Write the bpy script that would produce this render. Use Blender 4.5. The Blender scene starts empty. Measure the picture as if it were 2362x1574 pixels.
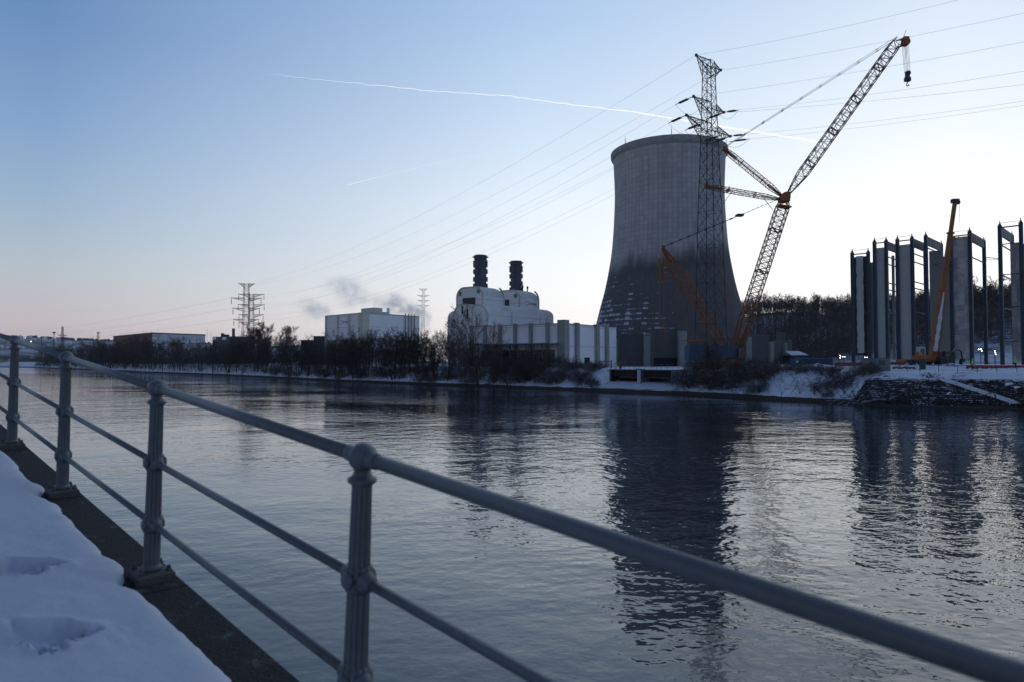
import bpy, bmesh, math, random
from mathutils import Vector, Matrix, noise
R = math.radians
S2 = math.sqrt(2.0)
scene = bpy.context.scene
C = bpy.data.collections.new('place'); scene.collection.children.link(C)

# ------------------------------------------------------------------ camera
EYE = 6.5
F = 1575.0; CX, CY = 1181.0, 787.0          # focal length and centre in photo pixels (2362 wide)
PITCH = math.atan(46 / F)
cam_d = bpy.data.cameras.new('camera'); cam = bpy.data.objects.new('camera', cam_d)
scene.collection.objects.link(cam); scene.camera = cam
cam.location = (0, 0, EYE); cam.rotation_euler = (R(90) + PITCH, 0, 0)
cam_d.sensor_width = 36; cam_d.lens = 36 * F / 2362
cam_d.clip_start = 0.05; cam_d.clip_end = 60000
cam_d.dof.use_dof = True; cam_d.dof.focus_distance = 160; cam_d.dof.aperture_fstop = 2.8

# ------------------------------------------------------------------ sky, sun, exposure
SUN_AZ, SUN_EL = R(33), R(-2.5)
w = bpy.data.worlds.new('World'); scene.world = w; w.use_nodes = True
nt = w.node_tree; nt.nodes.clear(); N = nt.nodes.new; L = nt.links.new
def s2l(c): return tuple(((x / 255) / 12.92 if x / 255 <= .04045 else ((x / 255 + .055) / 1.055) ** 2.4) for x in c) + (1,)
out = N('ShaderNodeOutputWorld'); bg = N('ShaderNodeBackground'); L(bg.outputs[0], out.inputs[0])
tc = N('ShaderNodeTexCoord'); sep = N('ShaderNodeSeparateXYZ'); L(tc.outputs['Generated'], sep.inputs[0])
def mth(op, a, b=None, c=None, clamp=False, tree=None):
    t = tree or nt
    n = t.nodes.new('ShaderNodeMath'); n.operation = op; n.use_clamp = clamp
    for i, v in enumerate((a, b, c)):
        if v is None: continue
        if isinstance(v, (int, float)): n.inputs[i].default_value = v
        else: t.links.new(v, n.inputs[i])
    return n.outputs[0]
el = mth('ARCSINE', sep.outputs['Z']); el = mth('MULTIPLY', el, 2 / math.pi)   # 0..1 over 90 deg
el = mth('MAXIMUM', el, 0.0)
az = mth('ARCTAN2', sep.outputs['X'], sep.outputs['Y']); daz = mth('ABSOLUTE', mth('SUBTRACT', az, SUN_AZ))
daz = mth('MINIMUM', daz, mth('SUBTRACT', 2 * math.pi, daz)); daz = mth('DIVIDE', daz, math.pi)
def ramp(stops):
    n = N('ShaderNodeValToRGB'); cr = n.color_ramp; cr.interpolation = 'EASE' if False else 'LINEAR'
    while len(cr.elements) < len(stops): cr.elements.new(0.5)
    for e, (p, c) in zip(cr.elements, stops):
        e.position = p / 90; e.color = s2l(c)
    L(el, n.inputs[0]); return n.outputs[0]
r_sun = ramp([(0, (250, 247, 244)), (4, (253, 252, 251)), (9, (253, 253, 254)), (15, (243, 248, 252)), (22, (222, 233, 246)), (30, (198, 215, 238)), (90, (52, 74, 120))])
r_mid = ramp([(0, (243, 236, 230)), (3, (243, 241, 240)), (8, (235, 241, 246)), (13, (225, 236, 247)), (19, (201, 220, 241)), (27, (168, 197, 230)), (90, (50, 72, 117))])
r_lft = ramp([(0, (186, 174, 176)), (2.5, (193, 186, 190)), (6.5, (176, 187, 197)), (11, (150, 175, 200)), (16, (126, 159, 197)), (23, (101, 137, 184)), (90, (48, 70, 114))])
r_bck = ramp([(0, (156, 158, 168)), (5, (152, 160, 174)), (12, (126, 142, 166)), (28, (66, 86, 124)), (60, (50, 70, 112)), (90, (48, 69, 113))])
def mixc(f, a, b, tree=None):
    t = tree or nt
    n = t.nodes.new('ShaderNodeMix'); n.data_type = 'RGBA'
    if isinstance(f, (int, float)): n.inputs[0].default_value = f
    else: t.links.new(f, n.inputs[0])
    for i, v in ((6, a), (7, b)):
        if isinstance(v, tuple): n.inputs[i].default_value = v if len(v) == 4 else v + (1,)
        else: t.links.new(v, n.inputs[i])
    return n.outputs[2]
def seg(x, a, b):
    n = N('ShaderNodeMapRange'); n.interpolation_type = 'SMOOTHSTEP'
    L(x, n.inputs[0]); n.inputs[1].default_value = a; n.inputs[2].default_value = b
    return n.outputs[0]
col = mixc(mth('DIVIDE', daz, .175, clamp=True), r_sun, r_mid)
col = mixc(mth('DIVIDE', mth('SUBTRACT', daz, .175), .375 - .175, clamp=True), col, r_lft)
col = mixc(seg(daz, .375, .75), col, r_bck)
sky = N('ShaderNodeTexSky'); sky.sky_type = 'NISHITA'; sky.sun_disc = False
sky.sun_elevation = SUN_EL; sky.sun_rotation = SUN_AZ
skb = N('ShaderNodeVectorMath'); skb.operation = 'SCALE'; L(sky.outputs[0], skb.inputs[0]); skb.inputs['Scale'].default_value = .12
glow = mth('MULTIPLY_ADD', mth('MULTIPLY', seg(mth('SUBTRACT', 1, daz), .70, .98), seg(mth('SUBTRACT', 1, el), .80, .97)), .14, 1.0)
gm = N('ShaderNodeVectorMath'); gm.operation = 'SCALE'; L(col, gm.inputs[0]); L(glow, gm.inputs['Scale']); col = gm.outputs[0]
add = N('ShaderNodeVectorMath'); add.operation = 'ADD'; L(col, add.inputs[0]); L(skb.outputs[0], add.inputs[1])
L(add.outputs[0], bg.inputs[0]); bg.inputs[1].default_value = 1.0

sun_d = bpy.data.lights.new('sun', 'SUN'); sun = bpy.data.objects.new('sun', sun_d); scene.collection.objects.link(sun)
sun_d.energy = 4.8; sun_d.angle = R(.5); sun_d.color = (1, 1, 1)
sdir = Vector((math.sin(SUN_AZ) * math.cos(SUN_EL), math.cos(SUN_AZ) * math.cos(SUN_EL), math.sin(SUN_EL)))
sun.rotation_euler = (-sdir).to_track_quat('-Z', 'Y').to_euler()
scene.view_settings.view_transform = 'Standard'; scene.view_settings.look = 'None'
scene.view_settings.exposure = 0.08; scene.view_settings.gamma = 1.0
scene.cycles.max_bounces = 6; scene.cycles.volume_bounces = 1; scene.cycles.transparent_max_bounces = 8
scene.cycles.caustics_reflective = False; scene.cycles.caustics_refractive = False

# ------------------------------------------------------------------ geometry helpers
def at(px, py, D):
    "the point seen at photo pixel px,py that stands D metres ahead of the viewer"
    b = (CY - py) / F; cp, sp = math.cos(PITCH), math.sin(PITCH)
    dy = cp - b * sp; dz = sp + b * cp
    return Vector(((px - CX) / F * D / dy, D, EYE + dz * D / dy))
def zat(py, D): return at(CX, py, D).z
def xat(px, D, py=800): return at(px, py, D).x
def uv(u, v, z=0): return Vector(((u + v) / S2, (v - u) / S2, z))
UD = Vector((1 / S2, -1 / S2, 0)); VD = Vector((1 / S2, 1 / S2, 0)); Z = Vector((0, 0, 1))
def on_line(px, P, d):
    "parameter t where the ground line P + t d crosses the sight line of column px"
    k = (px - CX) / F
    return (k * P.y - P.x) / (d.x - k * d.y)
def smooth(a, b, x):
    t = max(0, min(1, (x - a) / (b - a))); return t * t * (3 - 2 * t)
def lerp(a, b, t): return a + (b - a) * t
def interp(tab, x):
    if x <= tab[0][0]: return tab[0][1]
    for (a, fa), (b, fb) in zip(tab, tab[1:]):
        if x <= b: return fa + (fb - fa) * (x - a) / (b - a)
    return tab[-1][1]

ORG = {}
class MB:
    def __init__(s): s.v = []; s.f = []; s.sm = []; s.mi = []
    def add(s, vs, fs, smooth=False, mi=0):
        o = len(s.v); s.v.extend(tuple(p) for p in vs)
        for f in fs: s.f.append(tuple(i + o for i in f)); s.sm.append(smooth); s.mi.append(mi)
    def box(s, c, sz, ax=None, mi=0):
        c = Vector(c); X, Y, Zz = ax or (Vector((1, 0, 0)), Vector((0, 1, 0)), Z)
        vs = [c + X * (sz[0] / 2 * i) + Y * (sz[1] / 2 * j) + Zz * (sz[2] / 2 * k) for k in (-1, 1) for j in (-1, 1) for i in (-1, 1)]
        s.add(vs, [(0, 2, 3, 1), (4, 5, 7, 6), (0, 1, 5, 4), (2, 6, 7, 3), (0, 4, 6, 2), (1, 3, 7, 5)], mi=mi)
    def prism(s, pts, z0, z1, mi=0):
        n = len(pts)
        if sum(pts[i][0] * pts[(i + 1) % n][1] - pts[(i + 1) % n][0] * pts[i][1] for i in range(n)) < 0: pts = pts[::-1]
        vs = [(p[0], p[1], z0) for p in pts] + [(p[0], p[1], z1) for p in pts]
        s.add(vs, [tuple(range(n - 1, -1, -1)), tuple(range(n, 2 * n))] + [(i, (i + 1) % n, n + (i + 1) % n, n + i) for i in range(n)], mi=mi)
    def bar(s, p, q, r, n=4, r2=None, smooth=None, cap=True, mi=0):
        p, q = Vector(p), Vector(q); d = q - p
        if d.length < 1e-6: return
        d.normalize(); a = d.orthogonal().normalized() if abs(d.z) > .99 else d.cross(Z).normalized()
        b = d.cross(a); r2 = r if r2 is None else r2; vs = []
        for c, rr in ((p, r), (q, r2)):
            for i in range(n):
                t = 2 * math.pi * (i + .5) / n; vs.append(c + a * (rr * math.cos(t)) + b * (rr * math.sin(t)))
        fs = [(i, (i + 1) % n, n + (i + 1) % n, n + i) for i in range(n)]
        if cap: fs += [tuple(range(n - 1, -1, -1)), tuple(range(n, 2 * n))]
        s.add(vs, fs, smooth if smooth is not None else n > 5, mi)
    def path(s, pts, r, n=5, rr=None, smooth=True, mi=0):
        m = len(pts); vs = []; pts = [Vector(p) for p in pts]
        for k, p in enumerate(pts):
            d = (pts[min(k + 1, m - 1)] - pts[max(k - 1, 0)]).normalized()
            a = d.orthogonal().normalized() if abs(d.z) > .97 else d.cross(Z).normalized()
            b = d.cross(a); rk = rr[k] if rr else r
            for i in range(n):
                t = 2 * math.pi * (i + .5) / n; vs.append(p + a * (rk * math.cos(t)) + b * (rk * math.sin(t)))
        fs = [(k * n + i, k * n + (i + 1) % n, (k + 1) * n + (i + 1) % n, (k + 1) * n + i) for k in range(m - 1) for i in range(n)]
        fs += [tuple(range(n - 1, -1, -1)), tuple(range((m - 1) * n, m * n))]
        s.add(vs, fs, smooth, mi)
    def lathe(s, c, prof, n=24, ax=None, smooth=True, mi=0, rf=None):
        c = Vector(c); X, Y, Zz = ax or (Vector((1, 0, 0)), Vector((0, 1, 0)), Z); vs = []
        for (r, z) in prof:
            for i in range(n):
                t = 2 * math.pi * i / n; k = rf(t, z) if rf else 1
                vs.append(c + X * (r * k * math.cos(t)) + Y * (r * k * math.sin(t)) + Zz * z)
        m = len(prof)
        fs = [(k * n + i, k * n + (i + 1) % n, (k + 1) * n + (i + 1) % n, (k + 1) * n + i) for k in range(m - 1) for i in range(n)]
        if prof[0][0] > 1e-5: fs.append(tuple(range(n - 1, -1, -1)))
        if prof[-1][0] > 1e-5: fs.append(tuple(range((m - 1) * n, m * n)))
        s.add(vs, fs, smooth, mi)
    def ball(s, c, r, n=16, sq=(1, 1, 1), mi=0):
        m = n // 2 + 1; c = Vector(c); vs = []
        for k in range(m):
            a = -math.pi / 2 + math.pi * k / (m - 1)
            for i in range(n):
                t = 2 * math.pi * i / n
                vs.append((c.x + r * sq[0] * math.cos(a) * math.cos(t), c.y + r * sq[1] * math.cos(a) * math.sin(t), c.z + r * sq[2] * math.sin(a)))
        s.add(vs, [(k * n + i, k * n + (i + 1) % n, (k + 1) * n + (i + 1) % n, (k + 1) * n + i) for k in range(m - 1) for i in range(n)], True, mi)
    def build(s, name, m, parent=None, org=None):
        me = bpy.data.meshes.new(name)
        if parent is not None: o0 = ORG[parent.name]
        elif org is not None: o0 = Vector(org)
        else:
            xs = [p[0] for p in s.v]; ys = [p[1] for p in s.v]; zs = [p[2] for p in s.v]
            o0 = Vector(((min(xs) + max(xs)) / 2, (min(ys) + max(ys)) / 2, min(zs)))
        me.from_pydata([(p[0] - o0.x, p[1] - o0.y, p[2] - o0.z) for p in s.v], [], s.f)
        me.polygons.foreach_set('use_smooth', s.sm)
        for mm in (m if isinstance(m, (list, tuple)) else [m]): me.materials.append(mm)
        if any(s.mi): me.polygons.foreach_set('material_index', s.mi)
        me.update()
        o = bpy.data.objects.new(name, me); C.objects.link(o); ORG[o.name] = o0
        if parent is not None: o.parent = parent
        else: o.location = o0
        return o
def tag(o, label=None, cat=None, group=None, kind=None):
    for k, v in (('label', label), ('category', cat), ('group', group), ('kind', kind)):
        if v: o[k] = v
    return o
def thing(name, label, cat, loc, group=None):
    o = bpy.data.objects.new(name, None); C.objects.link(o); o.location = loc; ORG[o.name] = Vector(loc)
    o.empty_display_size = .5
    return tag(o, label, cat, group)
def dup(root, loc, rz=0, sc=1.0, label=None, group=None, sz=None):
    r = root.copy(); C.objects.link(r); r.location = loc; r.rotation_euler = (0, 0, rz); r.scale = (sc, sc, sc * (sz or 1))
    if label: r['label'] = label
    if group: r['group'] = group
    for ch in list(root.children):
        c = ch.copy(); C.objects.link(c); c.parent = r
        for g in ch.children:
            d = g.copy(); C.objects.link(d); d.parent = c
    return r

# ------------------------------------------------------------------ materials
def newmat(name):
    m = bpy.data.materials.new(name); m.use_nodes = True
    return m, m.node_tree, m.node_tree.nodes['Principled BSDF']
def tnoise(t, scale, detail=4, rough=.55, vec=None, coord='Object', stretch=None, dim='3D'):
    n = t.nodes.new('ShaderNodeTexNoise'); n.inputs['Scale'].default_value = scale
    n.inputs['Detail'].default_value = detail; n.inputs['Roughness'].default_value = rough
    if vec is None:
        c = t.nodes.new('ShaderNodeTexCoord'); vec = c.outputs[coord]
    if stretch:
        mp = t.nodes.new('ShaderNodeMapping'); mp.inputs['Scale'].default_value = stretch
        t.links.new(vec, mp.inputs[0]); vec = mp.outputs[0]
    t.links.new(vec, n.inputs['Vector']); return n.outputs['Fac']
def mrange(t, x, a, b, c=0, d=1, smooth=True):
    n = t.nodes.new('ShaderNodeMapRange'); n.interpolation_type = 'SMOOTHSTEP' if smooth else 'LINEAR'
    t.links.new(x, n.inputs[0])
    for i, v in zip((1, 2, 3, 4), (a, b, c, d)): n.inputs[i].default_value = v
    return n.outputs[0]
def bump(t, bs, h, strength=.3, dist=.02, nrm=None):
    b = t.nodes.new('ShaderNodeBump'); b.inputs['Strength'].default_value = strength; b.inputs['Distance'].default_value = dist
    t.links.new(h, b.inputs['Height'])
    if nrm is not None: t.links.new(nrm, b.inputs['Normal'])
    t.links.new(b.outputs[0], bs.inputs['Normal']); return b.outputs[0]
def snowfac(t, lo=.45, hi=.75, nscale=3., cover=.5):
    g = t.nodes.new('ShaderNodeNewGeometry'); s = t.nodes.new('ShaderNodeSeparateXYZ'); t.links.new(g.outputs['Normal'], s.inputs[0])
    up = mrange(t, s.outputs['Z'], lo, hi)
    nn = tnoise(t, nscale, 3); k = mrange(t, nn, .62 - cover * .5, .72 - cover * .5)
    return mth('MULTIPLY', up, k, tree=t)
SNOW = (.80, .83, .88)
def mat(name, c, rough=.7, metal=0., var=.2, vs=.6, bmp=0., bs=8., snow=None, dirt=None, stretch=None, spec=.4, joints=None):
    m, t, b = newmat(name)
    n = tnoise(t, vs, 5, .6, stretch=stretch)
    k = mrange(t, n, .25, .75, 1 - var, 1 + var, False)
    vm = t.nodes.new('ShaderNodeVectorMath'); vm.operation = 'SCALE'; vm.inputs[0].default_value = c; t.links.new(k, vm.inputs['Scale'])
    colr = vm.outputs[0]
    if joints:                                   # thin darker seams every joints metres up (and along u)
        tcn = t.nodes.new('ShaderNodeTexCoord'); sp = t.nodes.new('ShaderNodeSeparateXYZ'); t.links.new(tcn.outputs['Object'], sp.inputs[0])
        fr = mth('FRACT', mth('DIVIDE', sp.outputs['Z'], joints, tree=t), tree=t)
        ln = mth('LESS_THAN', fr, .06, tree=t); colr = mixc(mth('MULTIPLY', ln, .35, tree=t), colr, tuple(x * .4 for x in c), t)
    if dirt:
        dn = tnoise(t, dirt[1], 6, .65, stretch=dirt[2] if len(dirt) > 2 else None)
        colr = mixc(mrange(t, dn, dirt[3] if len(dirt) > 3 else .5, (dirt[3] if len(dirt) > 3 else .5) + .2), colr, dirt[0], t)
    if snow is not None:
        colr = mixc(snowfac(t, *snow), colr, SNOW, t)
    t.links.new(colr, b.inputs['Base Color'])
    b.inputs['Roughness'].default_value = rough; b.inputs['Metallic'].default_value = metal
    b.inputs['Specular IOR Level'].default_value = spec
    if bmp: bump(t, b, tnoise(t, bs, 4), bmp, .03)
    return m
MT = {}
MT['rail'] = mat('rail paint', (.10, .115, .125), .42, var=.12, vs=14, bmp=.12, bs=60, spec=.5, dirt=((.075, .05, .035), 9, None, .57))
MT['rail_dark'] = mat('rail base', (.085, .082, .075), .65, var=.25, vs=20, bmp=.4, bs=45)
MT['coping'] = mat('coping stone', (.034, .032, .03), .9, var=.5, vs=55, bmp=.9, bs=70, dirt=((.15, .16, .175), 5, None, .57))
MT['steel'] = mat('galvanised steel', (.10, .115, .13), .6, .3, var=.25, vs=1.5)
MT['pylon'] = mat('weathered pylon steel', (.035, .045, .055), .65, .3, var=.3, vs=.5)
MT['wire'] = mat('aluminium wire', (.12, .13, .15), .5, .5, var=.05)
MT['insul'] = mat('dark insulator', (.03, .035, .04), .4)
MT['orange'] = mat('crane orange paint', (.26, .09, .018), .5, var=.3, vs=.4, dirt=((.13, .05, .02), .8, None, .56))
MT['orange_snow'] = mat('crane orange paint with snow', (.33, .11, .02), .5, var=.2, snow=(.3, .7, 1.5, .75))
MT['crane_blue'] = mat('crane blue paint', (.02, .065, .11), .5, var=.3, snow=(.5, .8, 1.2, .6))
MT['crane_dark'] = mat('crane dark steel', (.03, .035, .04), .6, snow=(.5, .8, 1.2, .6))
MT['white_wall'] = mat('white cladding', (.80, .81, .82), .6, var=.06, vs=.15, dirt=((.62, .62, .60), .25, (1, 1, .15), .62), joints=5.6)
MT['white_clean'] = mat('white panel', (.9, .9, .9), .5, var=.03)
MT['cream'] = mat('cream trim', (.56, .55, .47), .7, var=.12)
MT['streak'] = mat('streaked white roof', (.72, .72, .70), .7, var=.08, dirt=((.25, .25, .22), 1.1, (1, 1, .1), .56))
MT['concrete'] = mat('grey concrete', (.31, .32, .30), .85, var=.12, vs=.8, dirt=((.16, .16, .15), .6, (1, 1, .12), .52))
MT['concrete_snow'] = mat('grey concrete with snow', (.16, .16, .155), .85, var=.15, vs=.8, snow=(.4, .7, 1., .95))
MT['darkclad'] = mat('dark corrugated cladding', (.105, .115, .112), .6, var=.15, vs=.3, snow=(.5, .8, 2, .9))
MT['darkglass'] = mat('dark glazing', (.012, .016, .02), .12, var=.2, spec=.5)
MT['black'] = mat('black and recess shade', (.006, .007, .01), .9)  # plain black; also paints the dark inside openings and recesses
MT['chimney'] = mat('chimney steel', (.085, .10, .115), .55, .1, var=.2, vs=1., joints=1.7)
MT['snow'] = None
MT['panelgrey'] = mat('grey wall panel', (.43, .45, .42), .8, var=.05, vs=.6, bmp=.15, bs=3)
MT['panelgreen'] = mat('grey green wall panel', (.31, .33, .31), .8, var=.05, vs=.8, dirt=((.075, .055, .05), .35, None, .64))
MT['framesteel'] = mat('dark blue grey steel', (.06, .085, .12), .6, .1, var=.3, vs=.8, dirt=((.12, .04, .03), 1.2, None, .66))
MT['louvre'] = mat('dark louvres', (.035, .042, .05), .6, var=.2)
MT['yellow'] = mat('yellow rail', (.45, .38, .06), .6)
MT['red'] = mat('red barrier', (.30, .03, .03), .6, var=.2, snow=(.5, .8, 2, .6))
MT['redwhite'] = mat('white reflective', (.6, .6, .6), .5)
MT['brick'] = mat('orange brown cladding', (.14, .062, .042), .7, var=.12, vs=.1)
MT['containerblue'] = mat('blue container', (.025, .075, .15), .55, var=.2, snow=(.5, .8, 1.5, .9))
MT['cabin'] = mat('grey site cabin', (.16, .19, .21), .6, var=.15, snow=(.5, .8, 1.5, .9))
MT['green'] = mat('dark green plastic', (.02, .05, .04), .5, snow=(.4, .7, 2, .8))
MT['hivis'] = mat('hi vis jacket', (.45, .75, .06), .7)
MT['trouser'] = mat('dark trousers', (.02, .025, .04), .8)
MT['skin'] = mat('skin', (.45, .28, .2), .6)
MT['helmet'] = mat('white helmet', (.7, .7, .68), .4)
MT['logored'] = mat('logo red', (.42, .02, .05), .6, var=0)
MT['logoblue'] = mat('logo dark', (.07, .05, .13), .6, var=0)
MT['greensign'] = mat('green sign', (.02, .35, .15), .5)
def bark_mat(name, c, cover):
    m, t, b = newmat(name)
    col_ = mixc(snowfac(t, .55, .85, 1.2, cover), mixc(tnoise(t, 1.5), c, tuple(x * 1.7 for x in c), t), (.5, .53, .58), t)
    t.links.new(col_, b.inputs['Base Color']); b.inputs['Roughness'].default_value = .9; b.inputs['Specular IOR Level'].default_value = .15
    return m
MT['bark'] = bark_mat('dark bark', (.030, .026, .026), .35)
MT['twig'] = bark_mat('dark twigs', (.036, .029, .027), .12)
MT['twig_snow'] = bark_mat('snowy twigs', (.04, .034, .032), .45)
MT['twig_brown'] = bark_mat('brown twigs', (.11, .08, .06), .10)
MT['hilltwig'] = bark_mat('grey brown hillside twigs', (.075, .062, .055), .15)
MT['twig_rust'] = bark_mat('warm dark twigs', (.062, .044, .036), .10)
def emis(name, c, s):
    m, t, b = newmat(name); b.inputs['Emission Color'].default_value = c + (1,); b.inputs['Emission Strength'].default_value = s
    b.inputs['Base Color'].default_value = (0, 0, 0, 1); return m
MT['lamp'] = emis('lit lamp', (1, .93, 1.), 7)
MT['lamp_warm'] = emis('lit warm lamp', (1, .6, .3), 5)

def snow_mat():
    m, t, b = newmat('snow')
    n = tnoise(t, 1.3, 5, .6)
    t.links.new(mixc(mrange(t, n, .3, .7), (.54, .58, .66), (.63, .66, .72), t), b.inputs['Base Color'])
    b.inputs['Roughness'].default_value = .75; b.inputs['Specular IOR Level'].default_value = .2
    h = mth('ADD', tnoise(t, 6, 4, .6), mth('MULTIPLY', tnoise(t, 90, 2), .12, tree=t), tree=t)
    bump(t, b, h, .5, .02); return m
MT['snow'] = snow_mat()
def ground_mat():
    m, t, b = newmat('snowy ground')
    g = t.nodes.new('ShaderNodeNewGeometry'); s = t.nodes.new('ShaderNodeSeparateXYZ'); t.links.new(g.outputs['Normal'], s.inputs[0])
    ps = t.nodes.new('ShaderNodeSeparateXYZ'); t.links.new(g.outputs['Position'], ps.inputs[0])
    n1 = tnoise(t, .22, 6, .7, vec=g.outputs['Position']); n2 = tnoise(t, 2.6, 5, .7, vec=g.outputs['Position'])
    dirt = mth('ADD', mth('MULTIPLY', n1, .55, tree=t), mth('MULTIPLY', n2, .45, tree=t), tree=t)
    toe = mrange(t, ps.outputs['Z'], .35, .75, .5, 0)             # rocks at the water's edge stay bare
    k = mrange(t, mth('ADD', dirt, toe, tree=t), .535, .60)
    dark = mixc(n2, (.03, .027, .025), (.075, .063, .052), t)
    t.links.new(mixc(k, (.74, .78, .84), dark, t), b.inputs['Base Color']); b.inputs['Roughness'].default_value = .9
    b.inputs['Specular IOR Level'].default_value = .15
    bump(t, b, n2, .6, .12); return m
MT['ground'] = ground_mat()
def hill_mat():
    m, t, b = newmat('wooded hillside ground')
    g = t.nodes.new('ShaderNodeNewGeometry')
    n1 = tnoise(t, .045, 5, .65, vec=g.outputs['Position']); n2 = tnoise(t, .5, 5, .75, vec=g.outputs['Position'])
    dd = mth('ADD', mth('MULTIPLY', n1, .6, tree=t), mth('MULTIPLY', n2, .4, tree=t), tree=t)
    t.links.new(mixc(mrange(t, dd, .42, .56), (.045, .043, .043), (.55, .58, .65), t), b.inputs['Base Color']); b.inputs['Roughness'].default_value = .95
    b.inputs['Specular IOR Level'].default_value = .1
    return m
MT['hill'] = hill_mat()
def water_mat():
    m, t, b = newmat('river water')
    g = t.nodes.new('ShaderNodeNewGeometry'); P = g.outputs['Position']
    mp = t.nodes.new('ShaderNodeMapping'); mp.inputs['Rotation'].default_value = (0, 0, R(-14)); mp.inputs['Scale'].default_value = (.92, 1.12, 1)
    t.links.new(P, mp.inputs[0]); V = mp.outputs[0]
    a = tnoise(t, .13, 1, .5, vec=V); b1 = tnoise(t, .62, 0, .5, vec=V); c1 = tnoise(t, 1.8, 2, .45, vec=V); d1 = tnoise(t, 6.0, 1, .5, vec=V)
    calm = mrange(t, tnoise(t, .02, 3, .55, vec=P, stretch=(1, 1.6, 1)), .36, .62, .38, 1.42)
    fin = mrange(t, tnoise(t, .05, 3, .6, vec=P), .42, .62, .0, 1.)
    h = mth('MULTIPLY', a, .09, tree=t)
    h = mth('MULTIPLY_ADD', mth('MULTIPLY', b1, calm, tree=t), .040, h, tree=t)
    h = mth('MULTIPLY_ADD', mth('MULTIPLY', c1, calm, tree=t), .034, h, tree=t)
    h = mth('MULTIPLY_ADD', mth('MULTIPLY', d1, fin, tree=t), .0035, h, tree=t)
    b.inputs['Base Color'].default_value = (.012, .024, .034, 1); b.inputs['Roughness'].default_value = .03
    b.inputs['IOR'].default_value = 1.72; b.inputs['Specular IOR Level'].default_value = .5
    bp = t.nodes.new('ShaderNodeBump'); bp.inputs['Strength'].default_value = 1.; bp.inputs['Distance'].default_value = 1.
    t.links.new(h, bp.inputs['Height']); t.links.new(bp.outputs[0], b.inputs['Normal']); return m
MT['water'] = water_mat()
# ------------------------------------------------------------------ river, far bank, ground
WTAB = [(-6000, 20), (-1010, 20), (-940, 128), (-821, 143), (-583, 138), (-411, 126), (-312, 125), (-187, 114), (-125, 115.5), (-86, 115), (-65, 116), (-47, 110), (-30, 107.5), (-16, 114), (300, 118), (3000, 118)]
def wl(u): return interp(WTAB, u)
HTAB = [(-430, 0), (-330, 4), (-270, 13), (-230, 19), (-170, 28), (-110, 28), (-60, 24), (60, 25), (400, 30), (3000, 30)]
def plateau(u, dv):
    return 4.8 + 1.0 * smooth(-75, -45, u) * smooth(11, 32, dv)
IU0, IU1 = -94.0, -78.0        # set again below from the photo
def ground_z(u, v, n=True):
    dv = v - wl(u)
    if dv < 0: z = dv * .5
    elif dv < .8: z = dv * .75
    elif dv < 10: z = .6 + (dv - .8) / 9.2 * 4.2
    else: z = plateau(u, dv)
    if n and 0 < dv < 12:
        z += .28 * noise.noise(Vector((u * .35, v * .35, 1))) * smooth(0, 3, dv) * (1 - smooth(8, 11, dv)) + .12 * noise.noise(Vector((u * 1.3, v * 1.3, 4)))
    if v > 220:
        hh = interp(HTAB, u) * smooth(235, 380, v)
        hh *= 1 + .16 * noise.noise(Vector((u * .012, v * .012, 2))) + .06 * noise.noise(Vector((u * .04, v * .04, 6)))
        z += hh + (3.2 * noise.noise(Vector((u * .022, v * .03, 9))) + 1.5 * noise.noise(Vector((u * .07, v * .07, 11)))) * smooth(280, 360, v) * min(1, hh / 12)
    return z
# water intake: where its two ends stand along the bank
pI = uv(0, 119)
IU0 = (uv(0, 119) + UD * on_line(1409, pI, UD)).dot(UD); IU1 = (pI + UD * on_line(1547, pI, UD)).dot(UD)
def terrain():
    us = [-3600, -2600, -2000, -1500, -1200, -1010, -960, -940, -900, -870, -821]
    u = -800
    while u < -330: us.append(u); u += 12
    while u < 25: us.append(u); u += 1.0
    us += [40, 80, 150, 300, 600, 1200, 2400, 3600]
    dvs = [-4, -1.5, -.4, 0, .3, .6, .8, 1.2, 1.7, 2.3, 3, 3.7, 4.5, 5.3, 6.2, 7, 7.8, 8.6, 9.3, 10, 10.6, 12, 15, 19, 25, 32, 45, 65, 90, 105, 118, 132, 146, 160, 175, 190, 205, 220, 240, 270, 310, 370, 480, 700, 1100, 2000, 2900, 3600]
    mb = MB(); vs = []
    for u in us:
        w0 = wl(u) + (.5 * noise.noise(Vector((u * .22, 0, 0))) + .25 * noise.noise(Vector((u * .9, 5, 0))) if -330 < u < 25 else 0)
        for dv in dvs:
            v = w0 + dv; z = ground_z(u, wl(u) + dv)
            if IU0 + .2 < u < IU1 - .2 and 3.0 < dv < 8.9: z = min(z, 1.2)
            vs.append(uv(u, v, z))
    n = len(dvs)
    fs = [(i * n + j, (i + 1) * n + j, (i + 1) * n + j + 1, i * n + j + 1) for i in range(len(us) - 1) for j in range(n - 1)]
    mi = []
    mb.add(vs, fs, True)
    for k, f in enumerate(mb.f):
        j = k % (n - 1)
        if dvs[j] >= 90: mb.mi[k] = 1
    tag(mb.build('ground', [MT['ground'], MT['hill']], org=(0, 0, 0)), kind='structure')
terrain()
wb = MB(); q = [uv(-3600, 1.5), uv(3600, 1.5), uv(3600, 130), uv(-30, 130), uv(-400, 140), uv(-900, 160), uv(-3600, 160)]
wb.add(q, [tuple(range(len(q)))]); tag(wb.build('river', MT['water'], org=(0, 0, 0)), kind='structure')

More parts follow.
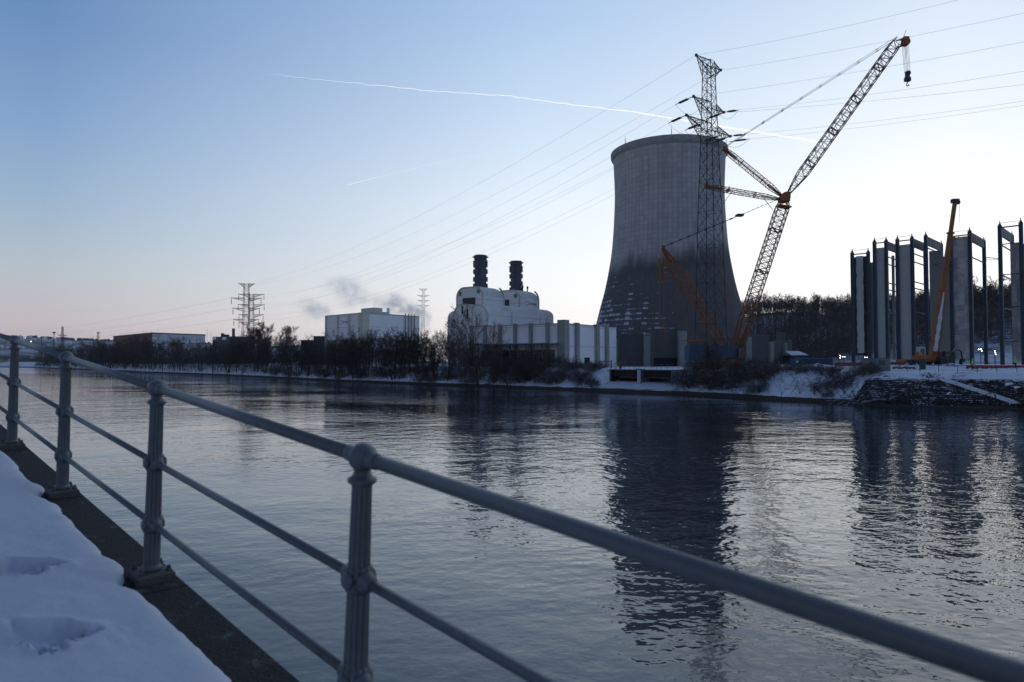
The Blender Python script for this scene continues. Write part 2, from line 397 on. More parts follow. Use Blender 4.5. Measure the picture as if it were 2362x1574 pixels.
# ------------------------------------------------------------------ near quay: coping, walkway, snow
RV = 1.317                                    # rail line: v of the railing
SL = -.0854
def deck(u): return EYE - 1.233 + SL * (u + 4.156) if u > -70 else EYE - 1.233 + SL * (-65.8)
def deck_pt(px, py):
    d = at(px, py, 1) - Vector((0, 0, EYE)); d = Vector((d.x, d.y, d.z))
    uu = (d.x - d.y) / S2
    # EYE + t*d.z = EYE-1.233+SL*(t*uu+4.156)
    t = (-1.233 + SL * 4.156) / (d.z - SL * uu)
    return d.x * t, d.y * t
qw = MB()
us = [-70 + i * 2.2 for i in range(-30, 75)]
for i, u in enumerate(us[:-1]):
    a, b = u + .006, us[i + 1] - .006
    pr = [(.80, 0), (1.44, -.004), (1.452, -.016), (1.452, -.30), (.80, -.30)]
    vs = [uv(a, v, deck(a) + z) for v, z in pr] + [uv(b, v, deck(b) + z) for v, z in pr]
    qw.add(vs, [(4, 3, 2, 1, 0), (5, 6, 7, 8, 9)] + [(k, (k + 1) % 5, 5 + (k + 1) % 5, 5 + k) for k in range(5)])
tag(qw.build('quay_kerb', MT['coping'], org=(0, 0, 0)), kind='structure')
qa = MB()
for i, u in enumerate(us[:-1]):
    a, b = u, us[i + 1]
    qa.add([uv(a, 1.42, -3), uv(b, 1.42, -3), uv(b, 1.42, deck(b) - .29), uv(a, 1.42, deck(a) - .29)], [(0, 1, 2, 3)])
MT['quaywall'] = mat('quay wall masonry', (.09, .085, .08), .9, var=.3, vs=3, bmp=.6, bs=5, joints=.4)
tag(qa.build('quay_wall', MT['quaywall'], org=(0, 0, 0)), kind='structure')
qd = MB()
for i, u in enumerate(us[:-1]):
    a, b = u, us[i + 1]
    qd.add([uv(a, -30, deck(a) - .006), uv(b, -30, deck(b) - .006), uv(b, .81, deck(b) - .006), uv(a, .81, deck(a) - .006)], [(0, 1, 2, 3)])
tag(qd.build('walkway', MT['coping'], org=(0, 0, 0)), kind='structure')
# trodden snow on the walkway
prints = []
for (px, py, sx, sy, dp, an) in ((48, 1358, .15, .065, .34, 20), (30, 1340, .30, .13, .055, 20), (105, 1540, .15, .06, .30, -15), (45, 1535, .12, .06, .30, 25), (70, 1512, .34, .17, .055, 10),
                                 (150, 1500, .09, .05, .05, 30), (-120, 1300, .2, .09, .08, 10), (-60, 1700, .2, .1, .08, -30), (-420, 1500, .2, .1, .08, 0), (-200, 1130, .2, .09, .08, 10)):
    x, y = deck_pt(px, py); prints.append((x, y, sx * .62, sy * .62, dp, R(an)))
def snow_layer():
    mb = MB(); nu, nv = 520, 150; vs = []
    for i in range(nu):
        u = -13 + 13.6 * i / (nu - 1)
        ve = 1.205 + .035 * noise.noise(Vector((u * 1.1, 0, 0))) + .022 * noise.noise(Vector((u * 5, 3, 0))) + .008 * noise.noise(Vector((u * 22, 3, 0)))
        for k in range(-1, 6):
            uk = (-.517 - 1.49 * k - 2.38 - 1.49 * k) / S2 - .0
            ve += .035 * math.exp(-((u - uk + .30) / .10) ** 2) - .05 * math.exp(-((u - uk - .02) / .09) ** 2)
        for j in range(nv):
            tt = j / (nv - 1); v = -1.9 + (ve + 1.9) * (1 - (1 - tt) ** 1.6)
            e = ve - v
            hgt = .060 * (1 - math.exp(-e / .035)) + .025 * smooth(0, .5, e)
            p = uv(u, v)
            hgt += .009 * noise.noise(Vector((p.x * 1.6, p.y * 1.6, 7))) * smooth(0, .2, e) + .004 * noise.noise(Vector((p.x * 9, p.y * 9, 7))) * smooth(0, .1, e)
            for (x, y, sx, sy, dp, an) in prints:
                dx, dy = p.x - x, p.y - y
                if abs(dx) > .8 or abs(dy) > .8: continue
                a = (dx * math.cos(an) + dy * math.sin(an)) / sx; b = (-dx * math.sin(an) + dy * math.cos(an)) / sy
                rr = math.sqrt(a * a + b * b)
                rr += .30 * noise.noise(Vector((p.x * 14, p.y * 14, 2))) + .18 * noise.noise(Vector((p.x * 40, p.y * 40, 5)))
                hgt -= dp * (1 - smooth(.75, 1.25, rr)); hgt += .014 * math.exp(-((rr - 1.4) / .28) ** 2)
            vs.append(uv(u, v, deck(u) + max(hgt, -.02 if j < nv - 1 else -.01)))
    for i in range(nu): vs[i * nv + nv - 1].z = deck(-13 + 13.6 * i / (nu - 1)) - .004
    mb.add(vs, [(i * nv + j, (i + 1) * nv + j, (i + 1) * nv + j + 1, i * nv + j + 1) for i in range(nu - 1) for j in range(nv - 1)], True)
    tag(mb.build('snow_cover', MT['snow'], org=(0, 0, 0)), kind='structure')
snow_layer()
pl = MB(); pl.add([uv(-70, -30, deck(-70) + .03), uv(20, -30, deck(20) + .03), uv(20, -1.85, deck(20) + .03), uv(-70, -1.85, deck(-70) + .03)], [(0, 1, 2, 3)])
pl.add([uv(-70, -1.85, deck(-70) + .03), uv(-12.95, -1.85, deck(-12.95) + .03), uv(-12.95, 1.2, deck(-12.95) + .03), uv(-70, 1.2, deck(-70) + .03)], [(0, 1, 2, 3)])
tag(pl.build('snow_field', MT['snow'], org=(0, 0, 0)), kind='structure')

# ------------------------------------------------------------------ the railing
def railing():
    LN = Vector((math.sin(R(3)) / S2, -math.sin(R(3)) / S2, math.cos(R(3))))
    balls = {k: Vector((-.517 - 1.49 * k, 2.38 + 1.49 * k, EYE - .334 + .18 * k)) for k in range(-1, 6)}
    RD = (balls[0] - balls[1]).normalized()
    root = thing('railing', 'blue grey cast iron railing with ball topped fluted posts beside the snow', 'railing', balls[1] - LN * 1.085)
    X = RD.copy(); X = (X - LN * X.dot(LN)).normalized(); Y = LN.cross(X)
    def flute(t, z):
        zz = z
        if -.385 < zz < -.10 or -.735 < zz < -.465 or -.995 < zz < -.815:
            return 1 - .15 * max(0, math.cos(t * 12)) ** .6
        return 1
    for k in range(-1, 6):
        c = balls[k]; mb = MB()
        prof = [(.052, -1.03), (.056, -1.022), (.056, -1.01), (.047, -1.0), (.0445, -.996), (.0445, -.994), (.0435, -.82), (.0435, -.814), (.050, -.812), (.050, -.728), (.0425, -.726), (.0425, -.724), (.0395, -.47), (.0395, -.463), (.046, -.461), (.046, -.379), (.0385, -.377), (.0385, -.375), (.0352, -.106), (.0352, -.098), (.040, -.092), (.049, -.086), (.051, -.079), (.049, -.072), (.038, -.066), (.030, -.055), (.030, -.03)]
        mb.lathe(c, prof, 96, (X, Y, LN), rf=flute)
        post = mb.build('post', MT['rail'], root)
        b2 = MB(); b2.ball(c, .051, 32)
        for sgn in (-1, 1):
            b2.lathe(c, [(.027, .040), (.030, .048), (.030, .060), (.0275, .066), (.0285, .072), (.0285, .086), (.0245, .089)], 28, (LN, RD.cross(LN).normalized(), RD * sgn))
        b2.build('ball_finial', MT['rail'], post)
        for zc in (-.42, -.77):
            b3 = MB(); cc = c + LN * zc
            for sgn in (-1, 1):
                b3.lathe(cc, [(.036, .03), (.037, .052), (.034, .060), (.026, .066), (.025, .082), (.019, .086)], 24, (LN, RD.cross(LN).normalized(), RD * sgn))
                b3.lathe(cc, [(.030, .038), (.030, .050), (.026, .056)], 20, (LN, X, Y * sgn))
            b3.build('collar', MT['rail'], post)
        b4 = MB(); base = c - LN * 1.057
        # bevelled square plate
        hw = .098
        vs = []
        for (h, z) in ((hw, -.028), (hw, .016), (hw - .010, .027)):
            for sx, sy in ((-1, -1), (1, -1), (1, 1), (-1, 1)): vs.append(base + X * (h * sx) + Y * (h * sy) + LN * z)
        b4.add(vs, [(0, 3, 2, 1), (8, 9, 10, 11)] + [(a * 4 + i, a * 4 + (i + 1) % 4, a * 4 + 4 + (i + 1) % 4, a * 4 + 4 + i) for a in (0, 1) for i in range(4)])
        b4.build('base_plate', MT['rail_dark'], post)
        for sx in (-1, 1):
            for sy in (-1, 1):
                bb = MB(); bc = base + X * (.070 * sx) + Y * (.070 * sy)
                bb.lathe(bc, [(.017, .026), (.017, .040), (.013, .042), (.010, .044), (.010, .056), (.006, .060)], 6, (X, Y, LN), smooth=False)
                bb.build('bolt', MT['rail_dark'], post)
    for dz, r in ((0, .0245), (-.42, .0175), (-.77, .0175)):
        for k in range(-1, 5):
            mb = MB(); a = balls[k] + LN * dz; b = balls[k + 1] + LN * dz; d = (b - a).normalized(); off = .08 if dz == 0 else .078
            mb.bar(a + d * off, b - d * off, r, 20, smooth=True); mb.build('rail', MT['rail'], root)
        mb = MB(); a = balls[-1] + LN * dz; mb.bar(a + RD * .08, a + RD * 3, r, 20); mb.build('rail', MT['rail'], root)
railing()

# ------------------------------------------------------------------ cooling tower
def tower_mat():
    m, t, b = newmat('cooling tower concrete')
    tcn = t.nodes.new('ShaderNodeTexCoord'); sp = t.nodes.new('ShaderNodeSeparateXYZ'); t.links.new(tcn.outputs['Object'], sp.inputs[0])
    X, Y, Zc = sp.outputs
    M_ = lambda *a, **k: mth(*a, tree=t, **k)
    ang = M_('DIVIDE', M_('ARCTAN2', Y, X), 2 * math.pi)                   # -0.5..0.5
    a = M_('MULTIPLY', ang, 76); h = M_('DIVIDE', Zc, 1.8)
    fa = M_('FRACT', a); fh = M_('FRACT', h)
    ea = M_('ABSOLUTE', M_('SUBTRACT', fa, .5)); eh = M_('ABSOLUTE', M_('SUBTRACT', fh, .5))
    la = mrange(t, ea, .40, .48); lh = mrange(t, eh, .42, .48)
    ln = M_('MAXIMUM', la, M_('MULTIPLY', lh, .8))
    cell = t.nodes.new('ShaderNodeTexWhiteNoise'); cell.noise_dimensions = '2D'
    cb = t.nodes.new('ShaderNodeCombineXYZ'); t.links.new(M_('FLOOR', a), cb.inputs[0]); t.links.new(M_('FLOOR', h), cb.inputs[1]); t.links.new(cb.outputs[0], cell.inputs['Vector'])
    colm = t.nodes.new('ShaderNodeTexWhiteNoise'); colm.noise_dimensions = '1D'; t.links.new(M_('FLOOR', a), colm.inputs['W'])
    P = tcn.outputs['Object']
    base = mixc(tnoise(t, .10, 6, .65, vec=P), (.34, .35, .35), (.50, .505, .50), t)
    k = M_('ADD', M_('MULTIPLY', cell.outputs[0], .16), M_('MULTIPLY', colm.outputs[0], .10)); k = M_('ADD', k, .86)
    vm = t.nodes.new('ShaderNodeVectorMath'); vm.operation = 'SCALE'; t.links.new(base, vm.inputs[0]); t.links.new(k, vm.inputs['Scale'])
    c = mixc(M_('MULTIPLY', ln, .36), vm.outputs[0], (.11, .12, .13), t)
    # vertical streaks
    st = tnoise(t, .9, 4, .6, vec=P, stretch=(1, 1, .04)); c = mixc(M_('MULTIPLY', mrange(t, st, .5, .75), .35), c, (.13, .15, .165), t)
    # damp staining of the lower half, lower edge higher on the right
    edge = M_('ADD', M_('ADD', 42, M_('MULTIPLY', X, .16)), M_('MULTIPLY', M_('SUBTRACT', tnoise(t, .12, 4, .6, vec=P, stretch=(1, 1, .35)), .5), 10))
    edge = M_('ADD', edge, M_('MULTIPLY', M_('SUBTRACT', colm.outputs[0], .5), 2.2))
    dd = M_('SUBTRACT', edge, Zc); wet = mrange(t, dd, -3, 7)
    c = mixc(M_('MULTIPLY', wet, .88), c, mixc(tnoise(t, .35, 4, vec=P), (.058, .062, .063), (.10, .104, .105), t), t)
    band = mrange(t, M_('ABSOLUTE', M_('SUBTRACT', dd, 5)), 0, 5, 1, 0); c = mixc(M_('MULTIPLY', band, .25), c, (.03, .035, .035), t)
    # snow caught on the ribs, left flank, thickening downward
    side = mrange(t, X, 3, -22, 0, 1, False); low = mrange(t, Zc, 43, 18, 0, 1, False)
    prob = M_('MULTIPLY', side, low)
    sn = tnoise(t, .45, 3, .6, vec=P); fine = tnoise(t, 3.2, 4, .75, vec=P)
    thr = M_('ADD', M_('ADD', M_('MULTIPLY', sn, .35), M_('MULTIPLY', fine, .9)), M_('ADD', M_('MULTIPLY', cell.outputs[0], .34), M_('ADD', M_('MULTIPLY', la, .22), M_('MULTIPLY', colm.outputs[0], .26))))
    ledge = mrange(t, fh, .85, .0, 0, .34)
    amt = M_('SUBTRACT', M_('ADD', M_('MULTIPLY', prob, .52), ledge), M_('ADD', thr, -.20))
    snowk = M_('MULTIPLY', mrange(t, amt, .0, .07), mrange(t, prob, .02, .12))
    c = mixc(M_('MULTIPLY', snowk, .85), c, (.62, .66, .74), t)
    t.links.new(c, b.inputs['Base Color']); b.inputs['Roughness'].default_value = .9; b.inputs['Specular IOR Level'].default_value = .2
    hh = M_('ADD', ln, M_('MULTIPLY', fine, .2)); bump(t, b, hh, .5, .12)
    return m
TX, TY = 60.1, 260.0; TG = 4.8
def cooling_tower():
    root = thing('cooling_tower', 'tall waisted concrete cooling tower with damp dark lower half behind the big crane', 'cooling tower', (TX, TY, TG))
    prof = [(31.5, 8.6), (28.3, 18.9), (26.2, 27.1), (24.2, 34.7), (22.4, 44.1), (21.55, 50.4), (20.85, 59.9), (20.5, 68), (20.5, 72.5), (20.75, 79), (20.98, 84.0)]
    # smooth profile by catmull interpolation
    P = prof; pts = []
    for i in range(len(P) - 1):
        p0 = P[max(i - 1, 0)]; p1 = P[i]; p2 = P[i + 1]; p3 = P[min(i + 2, len(P) - 1)]
        for k in range(6):
            s = k / 6; z = lerp(p1[1], p2[1], s)
            m1 = (p2[0] - p0[0]) / (p2[1] - p0[1]); m2 = (p3[0] - p1[0]) / (p3[1] - p1[1]); h = p2[1] - p1[1]
            r = (2 * s**3 - 3 * s**2 + 1) * p1[0] + (s**3 - 2 * s**2 + s) * h * m1 + (-2 * s**3 + 3 * s**2) * p2[0] + (s**3 - s**2) * h * m2
            pts.append((r, z))
    pts.append(P[-1])
    outer = pts; inner = [(r - .5, z) for r, z in reversed(pts)]
    mb = MB(); n = 180; prof2 = outer + inner; vs = []
    for (r, z) in prof2:
        for i in range(n):
            a = 2 * math.pi * i / n; vs.append((TX + r * math.cos(a), TY + r * math.sin(a), z))
    m = len(prof2)
    mb.add(vs, [(k * n + i, k * n + (i + 1) % n, ((k + 1) % m) * n + (i + 1) % n, ((k + 1) % m) * n + i) for k in range(m) for i in range(n)], True)
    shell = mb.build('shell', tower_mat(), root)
    rm = MB(); rp = [(20.97, 83.6), (21.7, 84.3), (21.95, 84.9), (21.95, 86.3), (21.55, 86.5), (20.4, 86.45), (20.4, 83.25)]; vs = []
    for (r, z) in rp:
        for i in range(n):
            a = 2 * math.pi * i / n; vs.append((TX + r * math.cos(a), TY + r * math.sin(a), z))
    m = len(rp); rm.add(vs, [(k * n + i, k * n + (i + 1) % n, ((k + 1) % m) * n + (i + 1) % n, ((k + 1) % m) * n + i) for k in range(m) for i in range(n)], False)
    rim = rm.build('rim', mat('tower rim concrete', (.29, .30, .31), .9, var=.25, vs=.5), root)
    for deg in (-150, -100, -60, -20):
        a = R(deg); r = MB(); p = Vector((TX + 21.2 * math.cos(a), TY + 21.2 * math.sin(a), 86.4)); r.bar(p, p + Z * 2.0, .12, 5); r.bar(p, p + Z * 3.0, .05, 5); r.build('lightning_rod', MT['steel'], rim)
    for i in range(40):                                    # raking legs that carry the shell
        a = 2 * math.pi * i / 40
        for s in (-1, 1):
            a2 = a + s * math.pi / 40
            c = MB(); c.bar((TX + 33 * math.cos(a), TY + 33 * math.sin(a), TG - .5), (TX + 31.3 * math.cos(a2), TY + 31.3 * math.sin(a2), 8.8), .4, 6)
            c.build('leg', MT['concrete'], root)
    # small platform box high on the right flank
    g = MB(); a = R(-8); g.box((TX + 21.9 * math.cos(a), TY + 21.9 * math.sin(a), 71), (1.6, 1.6, .3)); g.bar((TX + 22.4 * math.cos(a), TY + 22.4 * math.sin(a), 71), (TX + 22.4 * math.cos(a), TY + 22.4 * math.sin(a), 73), .08); g.build('platform', MT['steel'], root)
cooling_tower()

# screening walls at the foot of the tower: corrugated panels between concrete piers
def screen(name, label, items, Dz):
    root = thing(name, label, 'wall', (xat(items[0][1], items[0][3]), items[0][3], TG))
    for kind, p0, p1, D0, D1, top in items:
        a = Vector((xat(p0, D0), D0, 0)); b = Vector((xat(p1, D1), D1, 0)); d = (b - a).normalized(); nrm = Vector((-d.y, d.x, 0))
        zt = zat(top, (D0 + D1) / 2)
        mb = MB()
        if kind == 'pier':
            mb.prism([a, b, b + nrm * 1.6, a + nrm * 1.6], TG - .3, zt)
            e = (b - a) * .5; mb.box(tuple(a + e * .45 + Z * ((zt + TG) / 2)), (.22, .3, zt - TG - .2), (d, nrm, Z)); mb.box(tuple(a + e * 1.5 + Z * ((zt + TG) / 2)), (.22, .3, zt - TG - .2), (d, nrm, Z))
            mb.build('pier', MT['concrete'], root)
        else:
            L_ = (b - a).length; n = max(4, int(L_ / .5)); pts = []
            for i in range(n):
                for q, o in ((0, 0), (.25, .16), (.5, .16), (.75, 0)): pts.append(a + d * ((i + q) / n * L_) - nrm * o)
            pts.append(b); vs = [Vector((p.x, p.y, TG - .3)) for p in pts] + [Vector((p.x, p.y, zt)) for p in pts]; k = len(pts)
            mb.add(vs, [(i, i + 1, k + i + 1, k + i) for i in range(k - 1)])
            mb.prism([a + nrm * .35, b + nrm * .35, b + nrm * .6, a + nrm * .6], TG - .3, zt - .05)
            mb.prism([a - nrm * .22, b - nrm * .22, b + nrm * .6, a + nrm * .6], zt + .003, zt + .16)
            mb.build('panel', MT['darkclad'], root)
            if kind == 'gap':
                g = MB(); g.prism([a - nrm * .25 + d * .6, b - nrm * .25, b - nrm * .2, a - nrm * .2 + d * .6], TG, zat(826, (D0 + D1) / 2)); g.build('opening', MT['black'], root)  # flat black slab on the panel paints the dark of an opening
    return root
screen('screen_wall', 'low dark corrugated wall with grey piers before the left foot of the cooling tower',
       [('panel', 1404, 1411, 219, 218, 781), ('pier', 1410, 1425, 216, 215.5, 786), ('panel', 1425.5, 1484.5, 214.5, 213, 770.5), ('pier', 1485, 1502, 211, 210.5, 774.5), ('gap', 1502.5, 1567, 210, 211, 759.5), ('pier', 1567.5, 1585, 208.5, 209, 764), ('panel', 1585.5, 1722, 210.5, 214, 779)], 0)
screen('screen_wall', 'low dark corrugated wall with narrow piers before the right foot of the cooling tower',
       [('pier', 1722.5, 1734, 211, 211, 777), ('panel', 1733, 1774, 213, 217, 772), ('pier', 1777, 1786, 216, 217, 789), ('panel', 1786.5, 1808, 218.5, 224, 786), ('pier', 1812, 1816, 222, 224, 791), ('panel', 1816.5, 1826, 226, 232, 785), ('panel', 1790, 1812, 236, 240, 768)], 0)
# ------------------------------------------------------------------ lattice masts, pylons
def lattice(mb, stations, r_leg=.09, r_br=.05, horiz=True, double=False):
    "stations: list of 4-corner lists; legs, rings and diagonals between them"
    for k in range(len(stations) - 1):
        A, B = stations[k], stations[k + 1]
        for i in range(4):
            j = (i + 1) % 4
            mb.bar(A[i], B[i], r_leg, 4, cap=False)
            mb.bar(A[i], B[j], r_br, 3, cap=False); mb.bar(A[j], B[i], r_br, 3, cap=False)
            if horiz and (k % 2 == 0 or not double): mb.bar(B[i], B[j], r_br, 3, cap=False)
def square(c, X, Y, wx, wy=None):
    wy = wy or wx
    return [c + X * (wx / 2 * a) + Y * (wy / 2 * b) for a, b in ((-1, -1), (1, -1), (1, 1), (-1, 1))]
def pylon(label, base, widths, arms, ang, rl=.10, rb=.05, group=None, bay=1.15, name='pylon'):
    "widths: [(z, w)]; arms: [(z, half span, depth at the body)] ; ang: heading of the arms"
    root = thing(name, label, 'pylon', base, group)
    X = Vector((math.cos(ang), math.sin(ang), 0)); Y = Vector((-X.y, X.x, 0)); B = Vector((base[0], base[1], 0))
    z = widths[0][0]; zt = widths[-1][0]; st = []
    while z < zt - .4:
        st.append(z); z += max(1.6, interp(widths, z) * bay)
    st.append(zt)
    mb = MB(); lattice(mb, [square(B + Z * z, X, Y, interp(widths, z)) for z in st], rl, rb)
    mb.build('lattice_mast', MT['pylon'], root)
    tips = []
    for (za, hs, dp) in arms:
        for s in (-1, 1):
            a = MB(); wb_ = interp(widths, za); wl_ = interp(widths, za - dp); tip = B + X * (hs * s) + Z * za
            up = [B + X * (s * wb_ / 2) + Y * (wb_ / 2 * q) + Z * za for q in (-1, 1)]; lo = [B + X * (s * wl_ / 2) + Y * (wl_ / 2 * q) + Z * (za - dp) for q in (-1, 1)]
            n = max(3, int((hs - wb_ / 2) / 1.3))
            prev = None
            for k in range(n + 1):
                f = k / n * .96
                cur = [p.lerp(tip, f) for p in up] + [p.lerp(tip, f) for p in lo]
                if prev:
                    for i in range(4): a.bar(prev[i], cur[i], rb * 1.9, 4, cap=False)
                    for (i, j) in ((0, 2), (1, 3), (0, 1), (2, 3)):
                        a.bar(prev[i], cur[j], rb * 1.1, 3, cap=False); a.bar(cur[i], cur[j], rb * 1.1, 3, cap=False)
                prev = cur
            a.box(tip, (.5, .5, .5)); a.build('cross_arm', MT['pylon'], root); tips.append(tip)
    return root, tips
PX, PY = at(1640.5, 800, 155).x, 155.0
big, tips = pylon('tall dark lattice pylon standing before the cooling tower, three arms', (PX, PY, 4.9),
    [(4.6, 5.6), (20, 4.7), (40, 3.9), (56, 2.9), (66, 2.35), (72, 2.1), (75.3, 1.9)], [(75, 5.6, 3.2), (65.3, 6.9, 2.7), (60.3, 10.0, 3.0)], R(45), .10, .055, bay=.95)
# the pylons beyond the trees
def far_pylon(px, ytop, D, sc, label, ang=0.12, arms=None, w=(6.5, 3.6), rl=.11, rb=.065, top=True):
    x = xat(px, D); zt = zat(ytop, D); H = zt - 4.8
    arms = arms or [(zt, 4.6 * sc, 2.2), (zt - 9 * sc, 9 * sc, 2), (zt - 15.5 * sc, 8 * sc, 2), (zt - 22.5 * sc, 7.4 * sc, 2)]
    return pylon(label, (x, D, 4.8), [(4.6, w[0] * sc), (zt - 24 * sc, w[1] * sc), (zt - 4 * sc, w[1] * .8 * sc), (zt, w[1] * .7 * sc)], arms, ang, rl, rb)
lp, ltips = far_pylon(567, 655, 430, 1., 'flat topped lattice pylon rising over the riverside thicket, left of the steaming block')
lp2, ltips2 = far_pylon(578.5, 679, 470, .95, 'shorter lattice pylon overlapping the flat topped one just behind it', arms=[(zat(679, 470), 8.4, 2), (zat(703, 470), 8.6, 2), (zat(726, 470), 8, 2), (zat(745, 470), 8, 2)])
far_pylon(976, 667, 560, 1., 'pale thin lattice pylon behind the steam at the right end of the signed white block', arms=[(zat(667, 560), 3.1, 1.6), (zat(682, 560), 4.5, 1.4), (zat(693.5, 560), 4.3, 1.4), (zat(705, 560), 4.5, 1.4)], w=(4.0, 2.2), rl=.08, rb=.045)
far_pylon(143.5, 754, 900, 1., 'small pointed pylon on the far left with two crossarms close together', arms=[(zat(773, 900), 5.9, 2), (zat(779.5, 900), 5.2, 2)], w=(7, 2.2), rl=.16, rb=.10)
far_pylon(226, 766, 1300, 1., 'faint tapering pylon beyond the far left trees', arms=[(zat(767, 1300), 2.6, 2)], w=(6, 3.4), rl=.16, rb=.10)

# wires and their insulators
def wire(name_root, A, Bp, sag, label, ins=0, r=.018, seg=14, group='overhead power lines', link=True):
    A, Bp = Vector(A), Vector(Bp); d = (Bp - A).normalized()
    root = thing('power_line', label, 'power line', A, group)
    P0 = A + d * ins
    pts = [P0.lerp(Bp, k / seg) - Z * (4 * sag * (k / seg) * (1 - k / seg)) for k in range(seg + 1)]
    mb = MB(); mb.path(pts, r, 4); mb.build('cable', MT['wire'], root)
    if ins:
        for o in (-.22, .22):
            b = MB(); n = Vector((-d.y, d.x, 0)).normalized() * o; b.bar(A + n * .2, A + d * (ins * .35) + n, .05, 4)
            n_ = 12; L0 = ins * .32; L1 = ins * .8
            for i in range(n_):
                s0 = L0 + (L1 - L0) * i / n_; b.bar(A + d * s0 + n, A + d * (s0 + (L1 - L0) / n_ * .75) + n, .19, 8, r2=.10)
            b.bar(A + d * L1 + n, A + d * ins, .05, 4); b.build('insulator', MT['insul'], root)
        j = MB(); a0 = A + d * ins; m = Vector((PX, PY, a0.z)); j.path([a0 + (m - a0) * (k / 8 * .8) - Z * (2.2 * math.sin(math.pi * k / 8)) for k in range(9)], .035, 3); j.build('jumper', MT['wire'], root)
    return root
SQ = [at(2420, -70, 92), at(2420, 8, 95), at(2420, 76, 98), at(2420, 143, 96), at(2420, 176, 100), at(2420, 212, 98), at(2420, 222, 101)]
wr = [(tips[0], at(2165, 0, 118), 'topmost overhead line leaving the near tip of the pylon towards the upper right', 0),
      (tips[1], at(2364, 17, 100), 'second overhead line from the top, off the far tip of the pylon', 0),
      (tips[2], at(2364, 84, 104), 'third overhead line crossing behind the upper half of the long crane jib', 0),
      (tips[3], at(2364, 151, 102), 'darkest overhead line, crossing just under the hanging hook block', 5.0),
      (tips[4], at(2364, 183, 106), 'overhead line running right just below the darkest one', 0),
      (tips[5], at(2364, 220, 104), 'second lowest overhead line running right from the lowest pylon arm', 5.0),
      (tips[5] - Vector((0.3, .3, 1.4)), at(2364, 230, 108), 'lowest overhead line running right from the lowest pylon arm', 6.2)]
for A, B, lb, ins in wr:
    wire('', A, A + (B - A) * 1.45 if B.y > 60 else B, 1.0, lb, ins)
lw = [(tips[0], ltips[1], 0, 7, 'top overhead line sagging left from the tall pylon to the flat topped one'),
      (tips[1], ltips[1] + Vector((0, 1, -.6)), 0, 9, 'overhead line just under the top one, coming off the far top tip'),
      (tips[2], ltips[3], 5.2, 9, 'overhead line running left from the middle near arm of the tall pylon'),
      (tips[3], ltips2[1], 5.2, 10, 'overhead line running left from the middle far arm of the tall pylon'),
      (tips[4], ltips[5], 5.2, 9, 'overhead line running left from the lowest near arm of the tall pylon'),
      (tips[4].lerp(tips[5], .35), ltips2[3], 5.2, 10, 'overhead line running left from the middle of the lowest arm'),
      (tips[5], ltips[7], 5.2, 11, 'lower overhead line crossing the cooling tower shell towards the left'),
      (tips[5].lerp(tips[4], .2) - Z * .5, ltips2[5], 5.2, 11, 'lowest overhead line crossing the cooling tower shell towards the left')]
for A, B, ins, sag, lb in lw: wire('', A, B, sag, lb, ins, r=.018, seg=22)
for k, (t_, dz) in enumerate(((ltips[2], 12), (ltips[4], 13), (ltips[6], 9))):
    wire('', t_, Vector((xat(-60, 900), 900, zat(770 + 8 * k, 900))), 6, ('upper', 'middle', 'lower')[k] + ' faint overhead line left of the flat topped pylon over the far trees', 0, r=.04, seg=16)
for t_ in list(ltips[2:]) + list(ltips2):
    s = MB(); s.bar(t_ - Z * .3, t_ - Z * 1.0, .05, 4)
    for i in range(6): s.bar(t_ - Z * (1.0 + i * .5), t_ - Z * (1.4 + i * .5), .28, 6, r2=.16)
    s.build('insulator_string', MT['insul'], lp if t_ in ltips else lp2)

# ------------------------------------------------------------------ power station blocks
def face_text(txt, origin, xd, up, nrm, height, m, parent, name='lettering', thick=.03):
    cu = bpy.data.curves.new(name, 'FONT'); cu.body = txt; cu.size = height; cu.extrude = thick
    tmp = bpy.data.objects.new('tmp', cu); me = bpy.data.meshes.new_from_object(tmp); bpy.data.objects.remove(tmp)
    o = bpy.data.objects.new(name, me); C.objects.link(o); me.materials.append(m)
    M3 = Matrix((xd, up, nrm)).transposed(); mw = M3.to_4x4()
    me.transform(Matrix.Translation(Vector(origin) - ORG[parent.name]) @ mw); me.update(); o.parent = parent; ORG[o.name] = ORG[parent.name]; return o
def sign(root, c, xd, nrm, wd, ht):
    "white banner with a red starburst and a dark word"
    b = MB(); b.box(c + nrm * .12, (wd, .12, ht), (xd, nrm, Z)); bn = b.build('banner', MT['white_clean'], root)
    s = MB(); sc = c - xd * (wd * .30) + nrm * .19; rr = ht * .30
    for k in range(6):
        a = R(30 + 60 * k + 15); d = xd * math.cos(a) + Z * math.sin(a); p = Vector((-math.sin(a), math.cos(a))); e = xd * p.x + Z * p.y
        c0 = sc + d * (rr * .38); c1 = sc + d * rr; mdl = sc + d * (rr * .72)
        vs = [c0, mdl + e * (rr * .16), c1, mdl - e * (rr * .16)]; vs += [v + nrm * .04 for v in vs]
        s.add(vs, [(0, 1, 2, 3), (4, 7, 6, 5), (0, 4, 5, 1), (1, 5, 6, 2), (2, 6, 7, 3), (3, 7, 4, 0)])
    s.build('emblem', MT['logored'], bn)
    face_text('luminus', c - xd * (wd * .14) - Z * (ht * .10) + nrm * .19, xd, Z, nrm, ht * .42 if wd > ht * 1.1 else ht * .36, MT['logoblue'], bn)
LD = Vector((-.8, .6, 0)); RDr = Vector((.6, .8, 0))         # the two directions the plant's walls run in
G = 4.8
